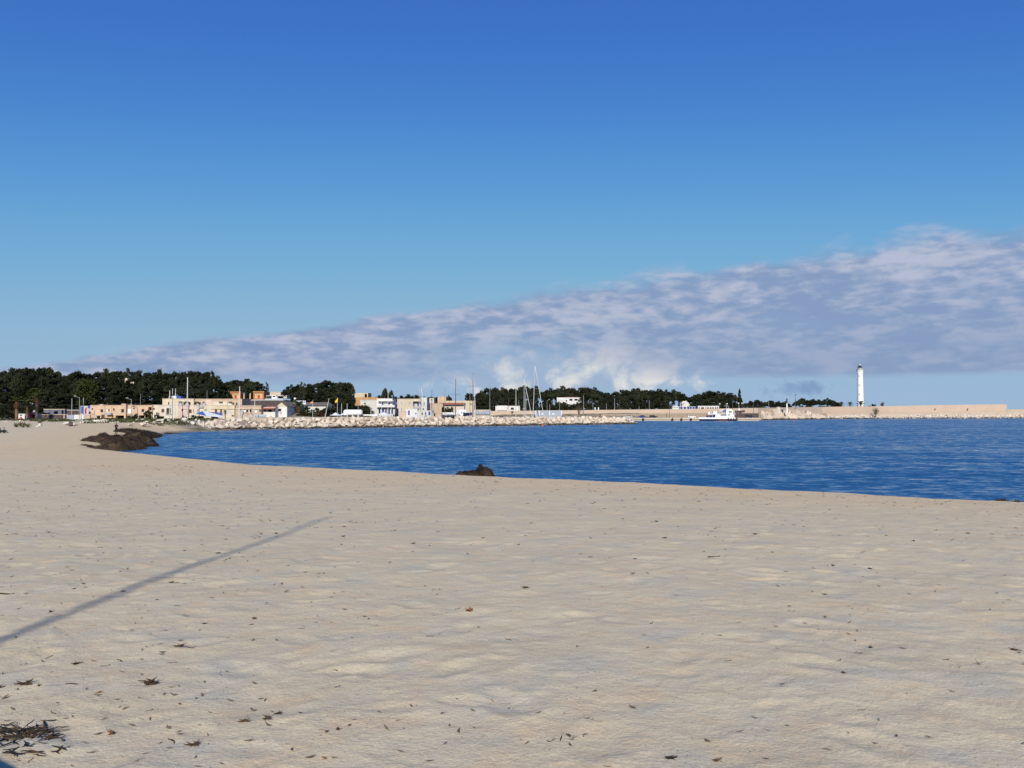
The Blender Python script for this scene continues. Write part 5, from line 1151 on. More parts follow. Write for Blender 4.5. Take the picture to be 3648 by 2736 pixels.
for q, pt, lb in ((1217,1437,'grey'),(1237,1437,'pale'),(1322,1437,'white'),(1341,1448,'slim white'),(1360,1431,'tall white'),(1382.5,1388,'very tall thin'),(1394,1445,'short white')):
    pole('flagpole', {'grey': 'bare grey pole left of the white tank', 'pale': 'bare pale pole just behind the white tank', 'white': 'bare white pole right of the white tank', 'slim white': 'slim white pole at the left of the white parasol', 'tall white': 'tall white pole before the blue shuttered house', 'very tall thin': 'very tall thin mast pole before the blue shuttered house', 'short white': 'short white pole at the right of the white parasol'}[lb], 'pole', q, pt, 256, .09, .06, 'spar')
pole('lamp_pole', 'pole with a round white lamp above the white tank', 'pole', 1276, 1424, 262, .08, .06, 'metal')
for q, pt, d, lb in ((1050.5,1424,262,'small white globe lamp by the sign board'),(2564,1441,430,'white globe lamp left of the ferry mast'),(2590,1441,431,'white globe lamp right of the ferry mast'),(2631,1439,428,'white saucer lamp left of the spire conifer'),(2643,1439,429,'white globe lamp under the spire conifer')):
    t, H = pole('globe_lamp', lb, 'street lamp', q, pt, d, .06, .05, 'metal', None if d < 300 else Z(1460, d)); lpart('globe', MB().lathe([(.03, H - .05), (.28, H + .1), (.36, H + .35), (.28, H + .6), (.03, H + .72)], (0, 0), 12), M['whitep'], t, True)

# ------------------------------------------------------------------ boatyard things
r_ = thing('storage_tank', 'big white cylindrical tank on short legs behind the jetty', 'tank', (X(1258, 250), 250, gz(X(1258, 250), 250, False))); xa, xb = X(1225, 250), X(1292, 250); zc = Z(1470, 250); Rt = m_(10.8, 250)
prof = [(xa - .05, .2), (xa, .7), (xa + .35, .95), (xa + .5, 1), (xb - .6, 1), (xb - .4, .95), (xb - .1, .7), (xb, .2)]
mb = MB(); mb.tube([(x, 250, zc) for x, _ in prof], [Rt * q for _, q in prof], 24); part('drum', mb, M['whitep'], r_, True)
for q in (xa + 1.2, (xa + xb) / 2, xb - 1.2): part('saddle', MB().box(q - .2, q + .2, 249.2, 250.8, r_.location.z - .2, zc - Rt * .8), M['offwhite'], r_)
for q in (xb - 1.0, xb - .35): part('band', MB().tube([(q, 250, zc), (q + .08, 250, zc)], Rt * 1.015, 24), M['greyp'], r_)
def parasol(label, px, pyt, pyb, wpx, d, flat=False):
    x = X(px, d); g = gz(x, d, False); t = thing('parasol', label, 'parasol', (x, d, g)); a = Z(pyt, d) - g; b = Z(pyb, d) - g; w_ = m_(wpx, d) / 2
    mb = MB(); n = 8; mb.add([(0, 0, a)] + [(w_ * .5 * math.cos(k * math.pi / 4 + .39), w_ * .5 * math.sin(k * math.pi / 4 + .39), b + (a - b) * .42) for k in range(n)] + [(w_ * math.cos(k * math.pi / 4 + .39), w_ * math.sin(k * math.pi / 4 + .39), b) for k in range(n)] + [(0, 0, b + .02)],
           [(0, 1 + k, 1 + (k + 1) % n) for k in range(n)] + [(1 + k, 9 + k, 9 + (k + 1) % n, 1 + (k + 1) % n) for k in range(n)] + [(9 + k, 17, 9 + (k + 1) % n) for k in range(n)])
    lpart('canopy', mb, M['canvas'], t); lpart('pole', MB().tube([(0, 0, -.1), (0, 0, a - .05)], .06, 6), M['spar'], t); lpart('base', MB().lathe([(.4, 0), (.4, .1), (.1, .16)], (0, 0), 10), M['darkmetal'], t)
parasol('white parasol canopy at the foot of the yellow flag', 1196, 1469.5, 1480, 44, 246); parasol('small white parasol half hidden by the white tank', 1222, 1472, 1479, 30, 249); parasol('wide white parasol before the blue shuttered house', 1368, 1468, 1479.5, 60, 256)
r_ = thing('awning', 'long flat white awning between the tank and the parasol', 'awning', (X(1318, 254), 254, 2.4)); pbox(r_, 'canopy', 'canvas', 1292, 1345, 1476.5, 1481, 253, 4)
for q in (1294, 1318, 1342): pbox(r_, 'post', 'spar', q, q + .8, 1480, 1500, 253.1, .1)
r_ = thing('tarpaulin_shelter', 'blue and white tarpaulin stretched over poles before the cream houses', 'shelter', (X(745, 224), 224, 2.4)); tp = lambda px, py, d: (X(px, d), d, Z(py, d))
def sheet(pts, name, m):
    th = Vector((0, .04, -.03)); n = len(pts); part(name, MB().add([Vector(p) for p in pts] + [Vector(p) + th for p in pts], [tuple(range(n)), tuple(range(2 * n - 1, n - 1, -1))] + [(i, n + i, n + (i + 1) % n, (i + 1) % n) for i in range(n)]), M[m], r_)
sheet([tp(699, 1473, 224), tp(722, 1464.5, 226), tp(737, 1482, 223)], 'blue_panel', 'tarpb'); sheet([tp(722, 1464.5, 226), tp(796, 1482.5, 223), tp(794, 1487, 222), tp(737, 1482, 223)], 'white_panel', 'tarpw'); sheet([tp(742, 1467, 227), tp(793, 1470.5, 227), tp(794, 1481, 223.5)], 'blue_panel', 'tarpb')
for px, pt in ((693, 1465), (698, 1473), (741, 1472), (753, 1462), (781, 1466), (792, 1455)): part('pole', MB().tube([tp(px, pt, 223.2), (X(px, 223.2), 223.2, 2.0)], .04, 5), M['spar'], r_)
# stored boats
def boat(name, label, px, pyk, pyg, d, L_, W_, H_, rz, m, cabin=None, stands=True):
    x = X(px, d); g = Z(pyk, d); t = thing(name, label, 'boat', (x, d, g), None, rz); lpart('hull', hull(L_, W_, H_, .45), M[m], t)
    lpart('gunwale', MB().tube([(-L_ * .49, -W_ * .40, H_ + .02), (-L_ * .1, -W_ * .5, H_ + .02), (L_ * .2, -W_ * .47, H_ * 1.06), (L_ * .49, -.05, H_ * 1.13), (L_ * .2, W_ * .47, H_ * 1.06), (-L_ * .1, W_ * .5, H_ + .02), (-L_ * .49, W_ * .40, H_ + .02)], .06, 5), M['offwhite'], t)
    if stands:
        gb = Z(pyg, d) - g
        for q in (-L_ * .25, L_ * .2):
            for s in (-.5, .5): lpart('stand', MB().tube([(q, s * W_ * .6, 0), (q, s * W_ * .8, gb)], .06, 5), M['metal'], t)
        lpart('keel_block', MB().box(-.6, .6, -.2, .2, gb, -.38), M['darkmetal'], t)
    if cabin:
        c = lpart('cabin', MB().prism([(-L_ * .12, H_), (L_ * .22, H_ * 1.05), (L_ * .12, H_ + cabin), (-L_ * .10, H_ + cabin)], -W_ * .34, W_ * .34), M['whitep'], t)
        for s in (-1, 1): lpart('window', MB().prism([(-L_ * .06, H_ + cabin * .45), (L_ * .12, H_ + cabin * .45), (L_ * .08, H_ + cabin * .85), (-L_ * .06, H_ + cabin * .85)], s * W_ * .345 - .02, s * W_ * .345 + .02), M['glass'], c)
        lpart('roof', MB().box(-L_ * .2, L_ * .14, -W_ * .37, W_ * .37, H_ + cabin, H_ + cabin + .07), M['whitep'], t)
    return t
boat('motor_boat', 'white cabin cruiser stored on stands under the boat shed', 977, 1431, 1442, 264, 5.9, 2.0, .95, 0, 'hullgrey', 1.15)
boat('rowing_boat', 'pale blue open boat stored beside the ochre lodge', 918, 1432.5, 1440, 263, 3.9, 1.5, .75, 0, 'hullgrey')
boat('rowing_boat', 'grey and white small boat resting by the rubble slope', 931, 1484.5, 1490, 230, 2.9, 1.2, .55, .1, 'hullgrey', None, False)
boat('sailing_hull', 'long flat white hull laid up before the large dark bush', 1607, 1477, 1484, 292, 6.8, 2.0, .75, 0, 'whitep')
r_ = building('caravan', 'white rounded caravan beside the laid up hull', 1628, 1662, 1461.5, 296, 2.4, 'whitep', [(1645,1471,5,8,'grey'),(1653,1469,5,4,'dark')], pyb=1481, cat='caravan', coping=False)
mb = MB(); mb.prism([(X(1628, 296), Z(1461.5, 296)), (X(1662, 296), Z(1461.5, 296)), (X(1659, 296), Z(1459.5, 296)), (X(1631, 296), Z(1459.5, 296))], 296, 298.4); part('roof', mb, M['whitep'], r_)
for q in (1637, 1652): part('wheel', MB().tube([(X(q, 296), 295.95, Z(1481, 296)), (X(q, 296), 296.15, Z(1481, 296))], .35, 12), M['rubber'], r_)
boat('rowing_boat', 'small boat under a dark blue cover right of the caravan', 1666, 1478, 1483, 290, 3.2, 1.4, .8, .2, 'hullblue', None, False)
for q, pt in ((1700,1464),(1711,1467),(1722,1465),(1733,1463),(1740,1465)):
    d = 294; t = thing('float_buoy', 'blue grey spherical float in the row on the quay', 'float', (X(q, d), d, Z(1480, d)), 'spherical floats'); rr = m_((1480 - pt) / 2, d); lpart('ball', MB().lathe([(rr * math.sin(k * math.pi / 10) + .01, rr - rr * math.cos(k * math.pi / 10)) for k in range(11)], (0, 0), 18), M['lavender'], t, True); lpart('lifting_eye', MB().lathe([(.12, 2 * rr - .03), (.12, 2 * rr + .12)], (0, 0), 8), M['darkmetal'], t)
r_ = thing('float_platform', 'low platform under the row of spherical floats', 'platform', (X(1720, 294), 294, 2)); part('deck', MB().box(X(1692, 294), X(1749, 294), 292.5, 295.5, 1.4, Z(1480, 294) + .02), M['concrete'], r_)
# roof tanks
r_ = thing('roof_tank', 'blue water tank on the roof of the long block', 'tank', (X(640, 244), 244, Z(1421, 244))); part('drum', MB().box(X(633, 244), X(649, 244), 243, 245, Z(1422, 244), Z(1411.5, 244)), M['blue'], r_); part('lid', MB().box(X(634, 244), X(648, 244), 243.1, 244.9, Z(1411.4, 244), Z(1410.6, 244)), M['bluedoor'], r_)
r_ = thing('roof_tank', 'white water tank on the roof left of the blue tank', 'tank', (X(625, 243), 243, Z(1421, 243))); part('drum', MB().box(X(617, 243), X(632.5, 243), 242, 244, Z(1422, 243), Z(1411, 243)), M['whitep'], r_); part('lid', MB().box(X(618, 243), X(632, 243), 242.1, 243.9, Z(1410.9, 243), Z(1410.2, 243)), M['lavender'], r_)
for q, lb in ((643, 'blue grey cloth covered heap on the terrace under the left windows'), (727, 'grey dome tent shaped cover on the terrace by the middle windows')):
    d = 236; t = thing('covered_heap', lb, 'cover', (X(q, d), d, Z(1445.6, d))); w_ = m_(9, d); lpart('cover', MB().lathe([(w_, -.05), (w_ * .92, .35), (w_ * .6, .75), (w_ * .15, .95)], (0, 0), 14), M['greyp'], t, True); lpart('tie', MB().tube([(-w_, 0, 0), (-w_ * 1.2, -.2, -.05)], .03, 4), M['darkmetal'], t)
t = thing('satellite_dish', 'white satellite dish above the kiosks by the tall palm', 'dish', (X(125, 224), 224, Z(1478, 224))); lpart('mount', MB().tube([(0, 0, -1.2), (0, 0, .9)], .04, 6), M['metal'], t); o = lpart('dish', MB().lathe([(.05, .0), (.3, .03), (.42, .09), (.43, .12), (.3, .06)], (0, 0), 16), M['whitep'], t); o.location = (0, -.05, .85); o.rotation_euler = (R(65), 0, R(20))

# ------------------------------------------------------------------ cars
def car(label, px, pyb, d, m, L_=4.0, H_=1.5, rz=0.0, z=1.25, suv=False):
    t = thing('parked_car', label, 'car', (X(px, d), d, z), 'cars parked on the quay', rz); W_ = 1.7; h = L_ / 2
    c = H_; lo = [(-h, .35), (-h + .02, .62), (-h + .15, .82), (-h * .55, .90), (h * .45, .92), (h * .92, .86), (h, .62), (h, .32), (h - .2, .25), (-h + .2, .25)]
    lpart('body', MB().prism(lo, -W_ / 2, W_ / 2), M[m], t)
    up = [(-h * .58, .905), (-h * .18, c - .06), (h * .35, c), (h * (.78 if not suv else .9), c - .12), (h * .92, .905)]
    k = lpart('cabin', MB().prism(up, -W_ / 2 + .14, W_ / 2 - .14), M[m], t)
    for s in (-1, 1):
        y = s * (W_ / 2 - .135)
        for q in ([(-h * .46, .95), (-h * .16, c - .14), (h * .10, c - .10), (h * .10, .95)], [(h * .15, .95), (h * .15, c - .10), (h * .42, c - .10), (h * .70, c - .25), (h * .80, .95)]): lpart('side_window', MB().prism(q, y - .012, y + .012), M['glass'], k)
    lpart('windscreen', MB().add([(-h * .565, -.62, .93), (-h * .565, .62, .93), (-h * .21, .58, c - .11), (-h * .21, -.58, c - .11), (-h * .60, -.62, .93), (-h * .60, .62, .93), (-h * .24, .58, c - .09), (-h * .24, -.58, c - .09)], [(0, 1, 2, 3), (7, 6, 5, 4), (0, 4, 5, 1), (2, 6, 7, 3), (1, 5, 6, 2), (3, 7, 4, 0)]), M['glass'], k)
    for x in (-h * .62, h * .62):
        for s in (-1, 1):
            w_ = lpart('wheel', MB().tube([(x, s * (W_ / 2 - .2), .31), (x, s * (W_ / 2 + .02), .31)], .31, 16), M['rubber'], t); lpart('rim', MB().tube([(x, s * (W_ / 2 + .02), .31), (x, s * (W_ / 2 + .035), .31)], .19, 12), M['metal'], w_)
    for s in (-1, 1): lpart('headlight', MB().box(-h - .015, -h + .12, s * .62 - .18, s * .62 + .18, .60, .74), M['whitep'], t); lpart('tail_light', MB().box(h - .10, h + .015, s * .64 - .14, s * .64 + .14, .62, .80), M['red'], t)
M['carblue'] = mat('blue_car_paint', (0.015, 0.03, 0.20), .3, .05, 1, coat=.6); M['carblack'] = mat('black_car_paint', (0.014, .014, .017), .3, .05, 1, coat=.6); M['carwhite'] = mat('white_car_paint', (.72, .72, .70), .3, .03, 1, coat=.6); M['carsilver'] = mat('silver_car_paint', (.42, .43, .43), .35, .03, 1, coat=.6)
car('blue hatchback parked on the quay by the stone wall', 2284, 1489, 403, 'carblue', 4.0, 1.5); car('black estate car parked beside the blue hatchback', 2327, 1488, 403.5, 'carblack', 4.3, 1.52, R(180), suv=True); car('white hatchback parked between quay pole and ferry', 2463, 1487, 403, 'carwhite', 4.0, 1.45, R(180)); car('silver car half hidden by the jetty tip', 2238, 1489, 404, 'carsilver', 4.1, 1.5); car('dark saloon parked under the concrete cubes', 2669, 1487, 404, 'carblack', 4.6, 1.6, R(180))

# ------------------------------------------------------------------ ferry, small craft, buoys
FD = 391.5; r_ = thing('passenger_ferry', 'white excursion boat with a navy hull moored at the quay', 'ferry', (X(2552, FD), FD, 0)); fx = lambda p: X(p, FD); fz = lambda p: Z(p, FD)
n = 14; sec = []
for i in range(n + 1):
    t = i / n; px = 2489 + 126 * t; wdt = 2.0 * min(1, (.05 + t * 3.2) ** .7) ; top = fz(1489.5) + .35 * max(0, .35 - t); bot = -.7; rk = (1 - min(1, t * 6)) * .9
    x = fx(px); sec += [(x + rk, FD, bot), (x + rk * .5, FD - wdt * .8, bot * .3), (x, FD - wdt, top), (x, FD + wdt, top), (x + rk * .5, FD + wdt * .8, bot * .3)]
part('hull', MB().add(sec, [(i * 5 + k, (i + 1) * 5 + k, (i + 1) * 5 + (k + 1) % 5, i * 5 + (k + 1) % 5) for i in range(n) for k in range(5)] + [tuple(range(5)), tuple(n * 5 + k for k in range(5))[::-1]]), M['hullblue'], r_)
sec = []
for i in range(n + 1):
    t = i / n; px = 2487 + 128 * t; wdt = 2.06 * min(1, (.04 + t * 3.2) ** .7); sec += [(fx(px), FD - wdt, fz(1492.5)), (fx(px), FD - wdt * 1.02, fz(1487) + .3 * max(0, .3 - t)), (fx(px), FD + wdt * 1.02, fz(1487) + .3 * max(0, .3 - t)), (fx(px), FD + wdt, fz(1492.5))]
part('bulwark', MB().add(sec, [(i * 4 + k, (i + 1) * 4 + k, (i + 1) * 4 + (k + 1) % 4, i * 4 + (k + 1) % 4) for i in range(n) for k in range(4)] + [(0, 1, 2, 3), tuple(n * 4 + k for k in range(4))[::-1]]), M['whitep'], r_)
part('boot_stripe', MB().box(fx(2556), fx(2582), FD - 2.03, FD - 1.9, .12, .62), M['hullred'], r_)
def fb(name, m, a, b, c, e, y0=-1.7, y1=1.7): return part(name, MB().box(fx(a), fx(b), FD + y0, FD + y1, fz(e), fz(c)), M[m], r_)
fb('main_cabin', 'whitep', 2545, 2612, 1476, 1487.2); dk = fb('upper_deck', 'whitep', 2518, 2616, 1474, 1476, -1.95, 1.95); fb('saloon_window', 'glass', 2563, 2584, 1476.2, 1480.5, -1.73, -1.701); fb('saloon_window', 'glass', 2590, 2596, 1477, 1480, -1.73, -1.701)
fb('fore_cover', 'hullblue', 2518, 2545, 1479, 1487, -1.2, 1.2); fb('side_door', 'hullred', 2610, 2618, 1474.5, 1486, -1.6, 1.2)
fb('wheelhouse', 'whitep', 2584, 2608, 1461, 1474, -1.3, 1.3); fb('wheelhouse_window', 'glass', 2593, 2604, 1465, 1470, -1.33, -1.301); fb('wheelhouse_roof', 'whitep', 2585, 2606, 1459, 1461, -1.1, 1.1); fb('engine_casing', 'whitep', 2539, 2551, 1464.5, 1473.9, -1, 1); fb('locker', 'whitep', 2521, 2527, 1468, 1474, -.6, .6)
mb = hull(2.2, 1.0, .45, .2); o = lpart('tender', mb, M['greyp'], r_); o.location = (fx(2566) - r_.location.x, -.4, fz(1469) - .0); fb('tender_cover', 'blue', 2576, 2586, 1460, 1468, -.8, .8); fb('canopy', 'canvas', 2559, 2576, 1460, 1462, -1.2, .8)
for px in (2518, 2530, 2545, 2560, 2575): part('stanchion', MB().tube([(fx(px), FD - 1.85, fz(1476)), (fx(px), FD - 1.85, fz(1468))], .04, 5), M['spar'], r_)
part('rail', MB().tube([(fx(2518), FD - 1.85, fz(1468)), (fx(2584), FD - 1.85, fz(1468))], .035, 5).tube([(fx(2518), FD - 1.85, fz(1471)), (fx(2584), FD - 1.85, fz(1471))], .03, 5), M['spar'], r_)
for px in (2522, 2534): part('deck_post', MB().tube([(fx(px), FD - 1.6, fz(1488)), (fx(px), FD - 1.6, fz(1476))], .06, 5), M['whitep'], r_)
mm = part('mast', MB().tube([(fx(2588), FD, fz(1460)), (fx(2586), FD, fz(1437))], [.09, .05], 6), M['spar'], r_); part('yard', MB().tube([(fx(2578), FD, fz(1446)), (fx(2594), FD, fz(1445))], .04, 5), M['spar'], r_, top=mm); part('radar_arch', MB().tube([(fx(2598), FD - .8, fz(1461)), (fx(2594), FD - .3, fz(1450)), (fx(2592), FD, fz(1444))], .05, 5), M['spar'], r_)
part('radar', MB().box(fx(2590), fx(2599), FD - .2, FD + .2, fz(1458), fz(1456)), M['whitep'], r_)
for px in (2590, 2600, 2609, 2618): part('fender', MB().tube([(fx(px), FD - 2.2, fz(1497)), (fx(px), FD - 2.2, fz(1489))], .25, 8), M['rubber'], r_)
for px in (2606, 2615, 2624): pbox(thing('quay_fender', 'dark ragged fender bundle on the quay beside the ferry stern', 'fender', (X(px, 394.9), 394.9, .3), 'fenders by the ferry stern'), 'bundle', 'darkmetal', px - 4, px + 4, 1490, 1498, 394.6, .6)
pl_ = boat('fishing_boat', 'dark brown wooden fishing boat hauled out behind the ferry', 2636, 1467.5, 1474, 409, 5.0, 1.7, .8, 0, 'woodmast', None, True); lpart('mast', MB().tube([(-.5, 0, .8), (-.5, 0, 3.6)], .05, 5), M['spar'], pl_); lpart('wheelhouse', MB().box(-1.0, -.1, -.4, .4, .8, 1.7), M['whitep'], pl_)
r_ = building('net_store', 'pale net store piled with dark gear behind the ferry stern', 2620, 2702, 1473, 409, 2, 'darkwall', [(2660,1480,12,6,'open')], pyb=1491, coping=False, cat='store')
boat('dinghy', 'small red dinghy under the rubble of the outer wall', 3047, 1491.5, 1493, 503, 4.6, 1.5, .55, 0, 'red', None, False)
for q, py, d in ((1933, 1517, 262), (2826.5, 1499.5, 420)):
    d = CAMZ * F / (py + 1 - HZ); t = thing('mooring_buoy', {1933: 'orange mooring buoy floating just off the jetty boulders', 2826.5: 'small orange buoy floating off the concrete cubes'}[q], 'buoy', (X(q, d), d, -.1)); lpart('ball', MB().lathe([(.33 * math.sin(k * math.pi / 8) + .005, .30 - .33 * math.cos(k * math.pi / 8)) for k in range(9)], (0, 0), 14), M['buoy'], t, True); lpart('ring', MB().lathe([(.06, .62), (.06, .74)], (0, 0), 8), M['darkmetal'], t)

# ------------------------------------------------------------------ people
def skin_body(name, V_, E_, Rd, parent, zones, hair_z=None):
    me = bpy.data.meshes.new(name); me.from_pydata(V_, E_, []); o = bpy.data.objects.new(name, me); COL.objects.link(o)
    md = o.modifiers.new('skin', 'SKIN'); md.use_smooth_shade = True
    for i, r in enumerate(Rd): me.skin_vertices[0].data[i].radius = (r, r)
    me.skin_vertices[0].data[0].use_root = True
    sb = o.modifiers.new('sub', 'SUBSURF'); sb.levels = 2; sb.render_levels = 2
    bpy.context.view_layer.update()
    nm = bpy.data.meshes.new_from_object(o.evaluated_get(bpy.context.evaluated_depsgraph_get())); bpy.data.objects.remove(o)
    nm.materials.clear()
    for m in zones[0]: nm.materials.append(M[m])
    for p in nm.polygons: p.material_index = zones[1](p.center); p.use_smooth = True
    nm.name = name; return obj(name, nm, None, parent)
def hand(base, dr, side):                                   # palm, four fingers and a thumb as joint chains
    V_ = []; E_ = []; Rd = []; d = Vector(dr).normalized(); s = Vector(side).normalized()
    palm = Vector(base) + d * .07; V_.append(tuple(palm)); Rd.append(.026)
    for k, l in enumerate((.07, .08, .075, .06)):
        b = palm + s * (k - 1.5) * .018 + d * .02; i = len(V_); V_ += [tuple(b + d * l * .5), tuple(b + d * l * .8 + Vector((0, 0, -.025)))]; Rd += [.009, .008]; E_ += [(0, i), (i, i + 1)]
    i = len(V_); V_ += [tuple(palm - s * .035 + d * .01), tuple(palm - s * .045 + d * .045)]; Rd += [.010, .008]; E_ += [(0, i), (i, i + 1)]
    return V_, E_, Rd
def person(label, loc, rz, joints, zones, scale=1.0, hair='blackcloth'):
    t = thing('person', label, 'person', loc, None, rz, (scale,) * 3)
    names = list(joints); V_ = [joints[k][0] for k in names]; Rd = [joints[k][1] for k in names]; ix = {k: i for i, k in enumerate(names)}
    E_ = [(ix[a], ix[b]) for a, b in (('pelvis','waist'),('waist','chest'),('chest','neck'),('neck','chin'),('chin','head'),('head','crown'),('chest','lsh'),('lsh','lel'),('lel','lwr'),('chest','rsh'),('rsh','rel'),('rel','rwr'),('pelvis','lhip'),('lhip','lkn'),('lkn','lan'),('lan','lto'),('pelvis','rhip'),('rhip','rkn'),('rkn','ran'),('ran','rto'))]
    for w_, e_ in (('lwr', 'lel'), ('rwr', 'rel')):
        dr = Vector(joints[w_][0]) - Vector(joints[e_][0]); hv, he, hr = hand(joints[w_][0], dr, Vector((0, 0, 1)).cross(dr)); b = len(V_); V_ += hv; Rd += hr; E_ += [(a + b, c + b) for a, c in he] + [(ix[w_], b)]
    skin_body('body', V_, E_, Rd, t, zones)
    hd = Vector(joints['head'][0]); mb = MB(); n = 12
    mb.lathe([(.098, hd.z + .0), (.112, hd.z + .05), (.10, hd.z + .10), (.06, hd.z + .135), (.01, hd.z + .148)], (hd.x, hd.y + .012), n); lpart('hair', mb, M[hair], t, True)
    fy = hd.y - .088
    lpart('nose', MB().tube([(hd.x, fy + .01, hd.z + .02), (hd.x, fy - .022, hd.z - .025)], [.010, .016], 6), M['skin'], t)
    for s in (-1, 1): lpart('eye', MB().lathe([(.004, hd.z + .005), (.011, hd.z + .014), (.004, hd.z + .023)], (hd.x + s * .034, fy + .008), 6), M['dark'], t); lpart('ear', MB().lathe([(.006, hd.z - .03), (.018, hd.z), (.006, hd.z + .03)], (hd.x + s * .092, hd.y + .01), 6), M['skin'], t)
    lpart('mouth', MB().box(hd.x - .025, hd.x + .025, fy - .002, fy + .012, hd.z - .055, hd.z - .047), M['brown'], t)
    return t
# standing on the far side of the seagrass bank, turned to the water, forearms raised
st = {'pelvis': ((0, 0, .95), .15), 'waist': ((0, 0, 1.10), .14), 'chest': ((0, 0, 1.34), .165), 'neck': ((0, -.01, 1.50), .06), 'chin': ((0, -.03, 1.57), .065), 'head': ((0, -.02, 1.65), .092), 'crown': ((0, 0, 1.70), .075),
      'lsh': ((.20, 0, 1.42), .075), 'lel': ((.25, -.04, 1.13), .055), 'lwr': ((.14, -.28, 1.16), .036), 'rsh': ((-.20, 0, 1.42), .075), 'rel': ((-.26, -.03, 1.13), .055), 'rwr': ((-.10, -.30, 1.20), .036),
      'lhip': ((.10, 0, .86), .105), 'lkn': ((.12, -.03, .48), .072), 'lan': ((.12, .02, .09), .05), 'lto': ((.14, -.16, .045), .045), 'rhip': ((-.10, 0, .86), .105), 'rkn': ((-.12, -.01, .48), .072), 'ran': ((-.13, .03, .09), .05), 'rto': ((-.16, -.15, .045), .045)}
zs_ = (['blackcloth', 'skin'], lambda c: 1 if (c.z > 1.515 or (c.y < -.27 and 1.05 < c.z < 1.3)) else 0)
px_, pd_ = 416, 128.0
person('person in dark clothes standing behind the seagrass bank with forearms raised', (X(px_, pd_), pd_, gz(X(px_, pd_), pd_, False) + .10), R(55), st, zs_, 1.02)
si = {'pelvis': ((0, .10, .14), .16), 'waist': ((0, .14, .30), .15), 'chest': ((0, .08, .52), .165), 'neck': ((0, .02, .68), .06), 'chin': ((0, -.01, .75), .065), 'head': ((0, 0, .83), .092), 'crown': ((0, .02, .88), .075),
      'lsh': ((.20, .07, .60), .075), 'lel': ((.28, -.14, .40), .055), 'lwr': ((.12, -.34, .44), .036), 'rsh': ((-.20, .07, .60), .075), 'rel': ((-.28, -.14, .40), .055), 'rwr': ((-.12, -.34, .44), .036),
      'lhip': ((.11, .02, .14), .11), 'lkn': ((.14, -.40, .42), .072), 'lan': ((.13, -.62, .09), .05), 'lto': ((.14, -.80, .045), .045), 'rhip': ((-.11, .02, .14), .11), 'rkn': ((-.14, -.40, .42), .072), 'ran': ((-.13, -.62, .09), .05), 'rto': ((-.14, -.80, .045), .045)}
zg = (['greycloth', 'skin', 'blackcloth'], lambda c: 1 if c.z > .69 else (2 if (c.y < -.1 and c.z < .5) else 0))
x_, d_, z_ = ray_hit(14, 1542, 60, 220, False); person('person in grey seated on the sand with dark trousers', (x_, d_, z_ - .02), R(75), si, zg, .95)
zk = (['blackcloth', 'skin'], lambda c: 1 if c.z > .69 else 0)
x_, d_, z_ = ray_hit(1, 1543, 60, 220, False); person('person in black seated on the sand beside the person in grey', (x_, d_, z_ - .02), R(100), si, zk, .92)

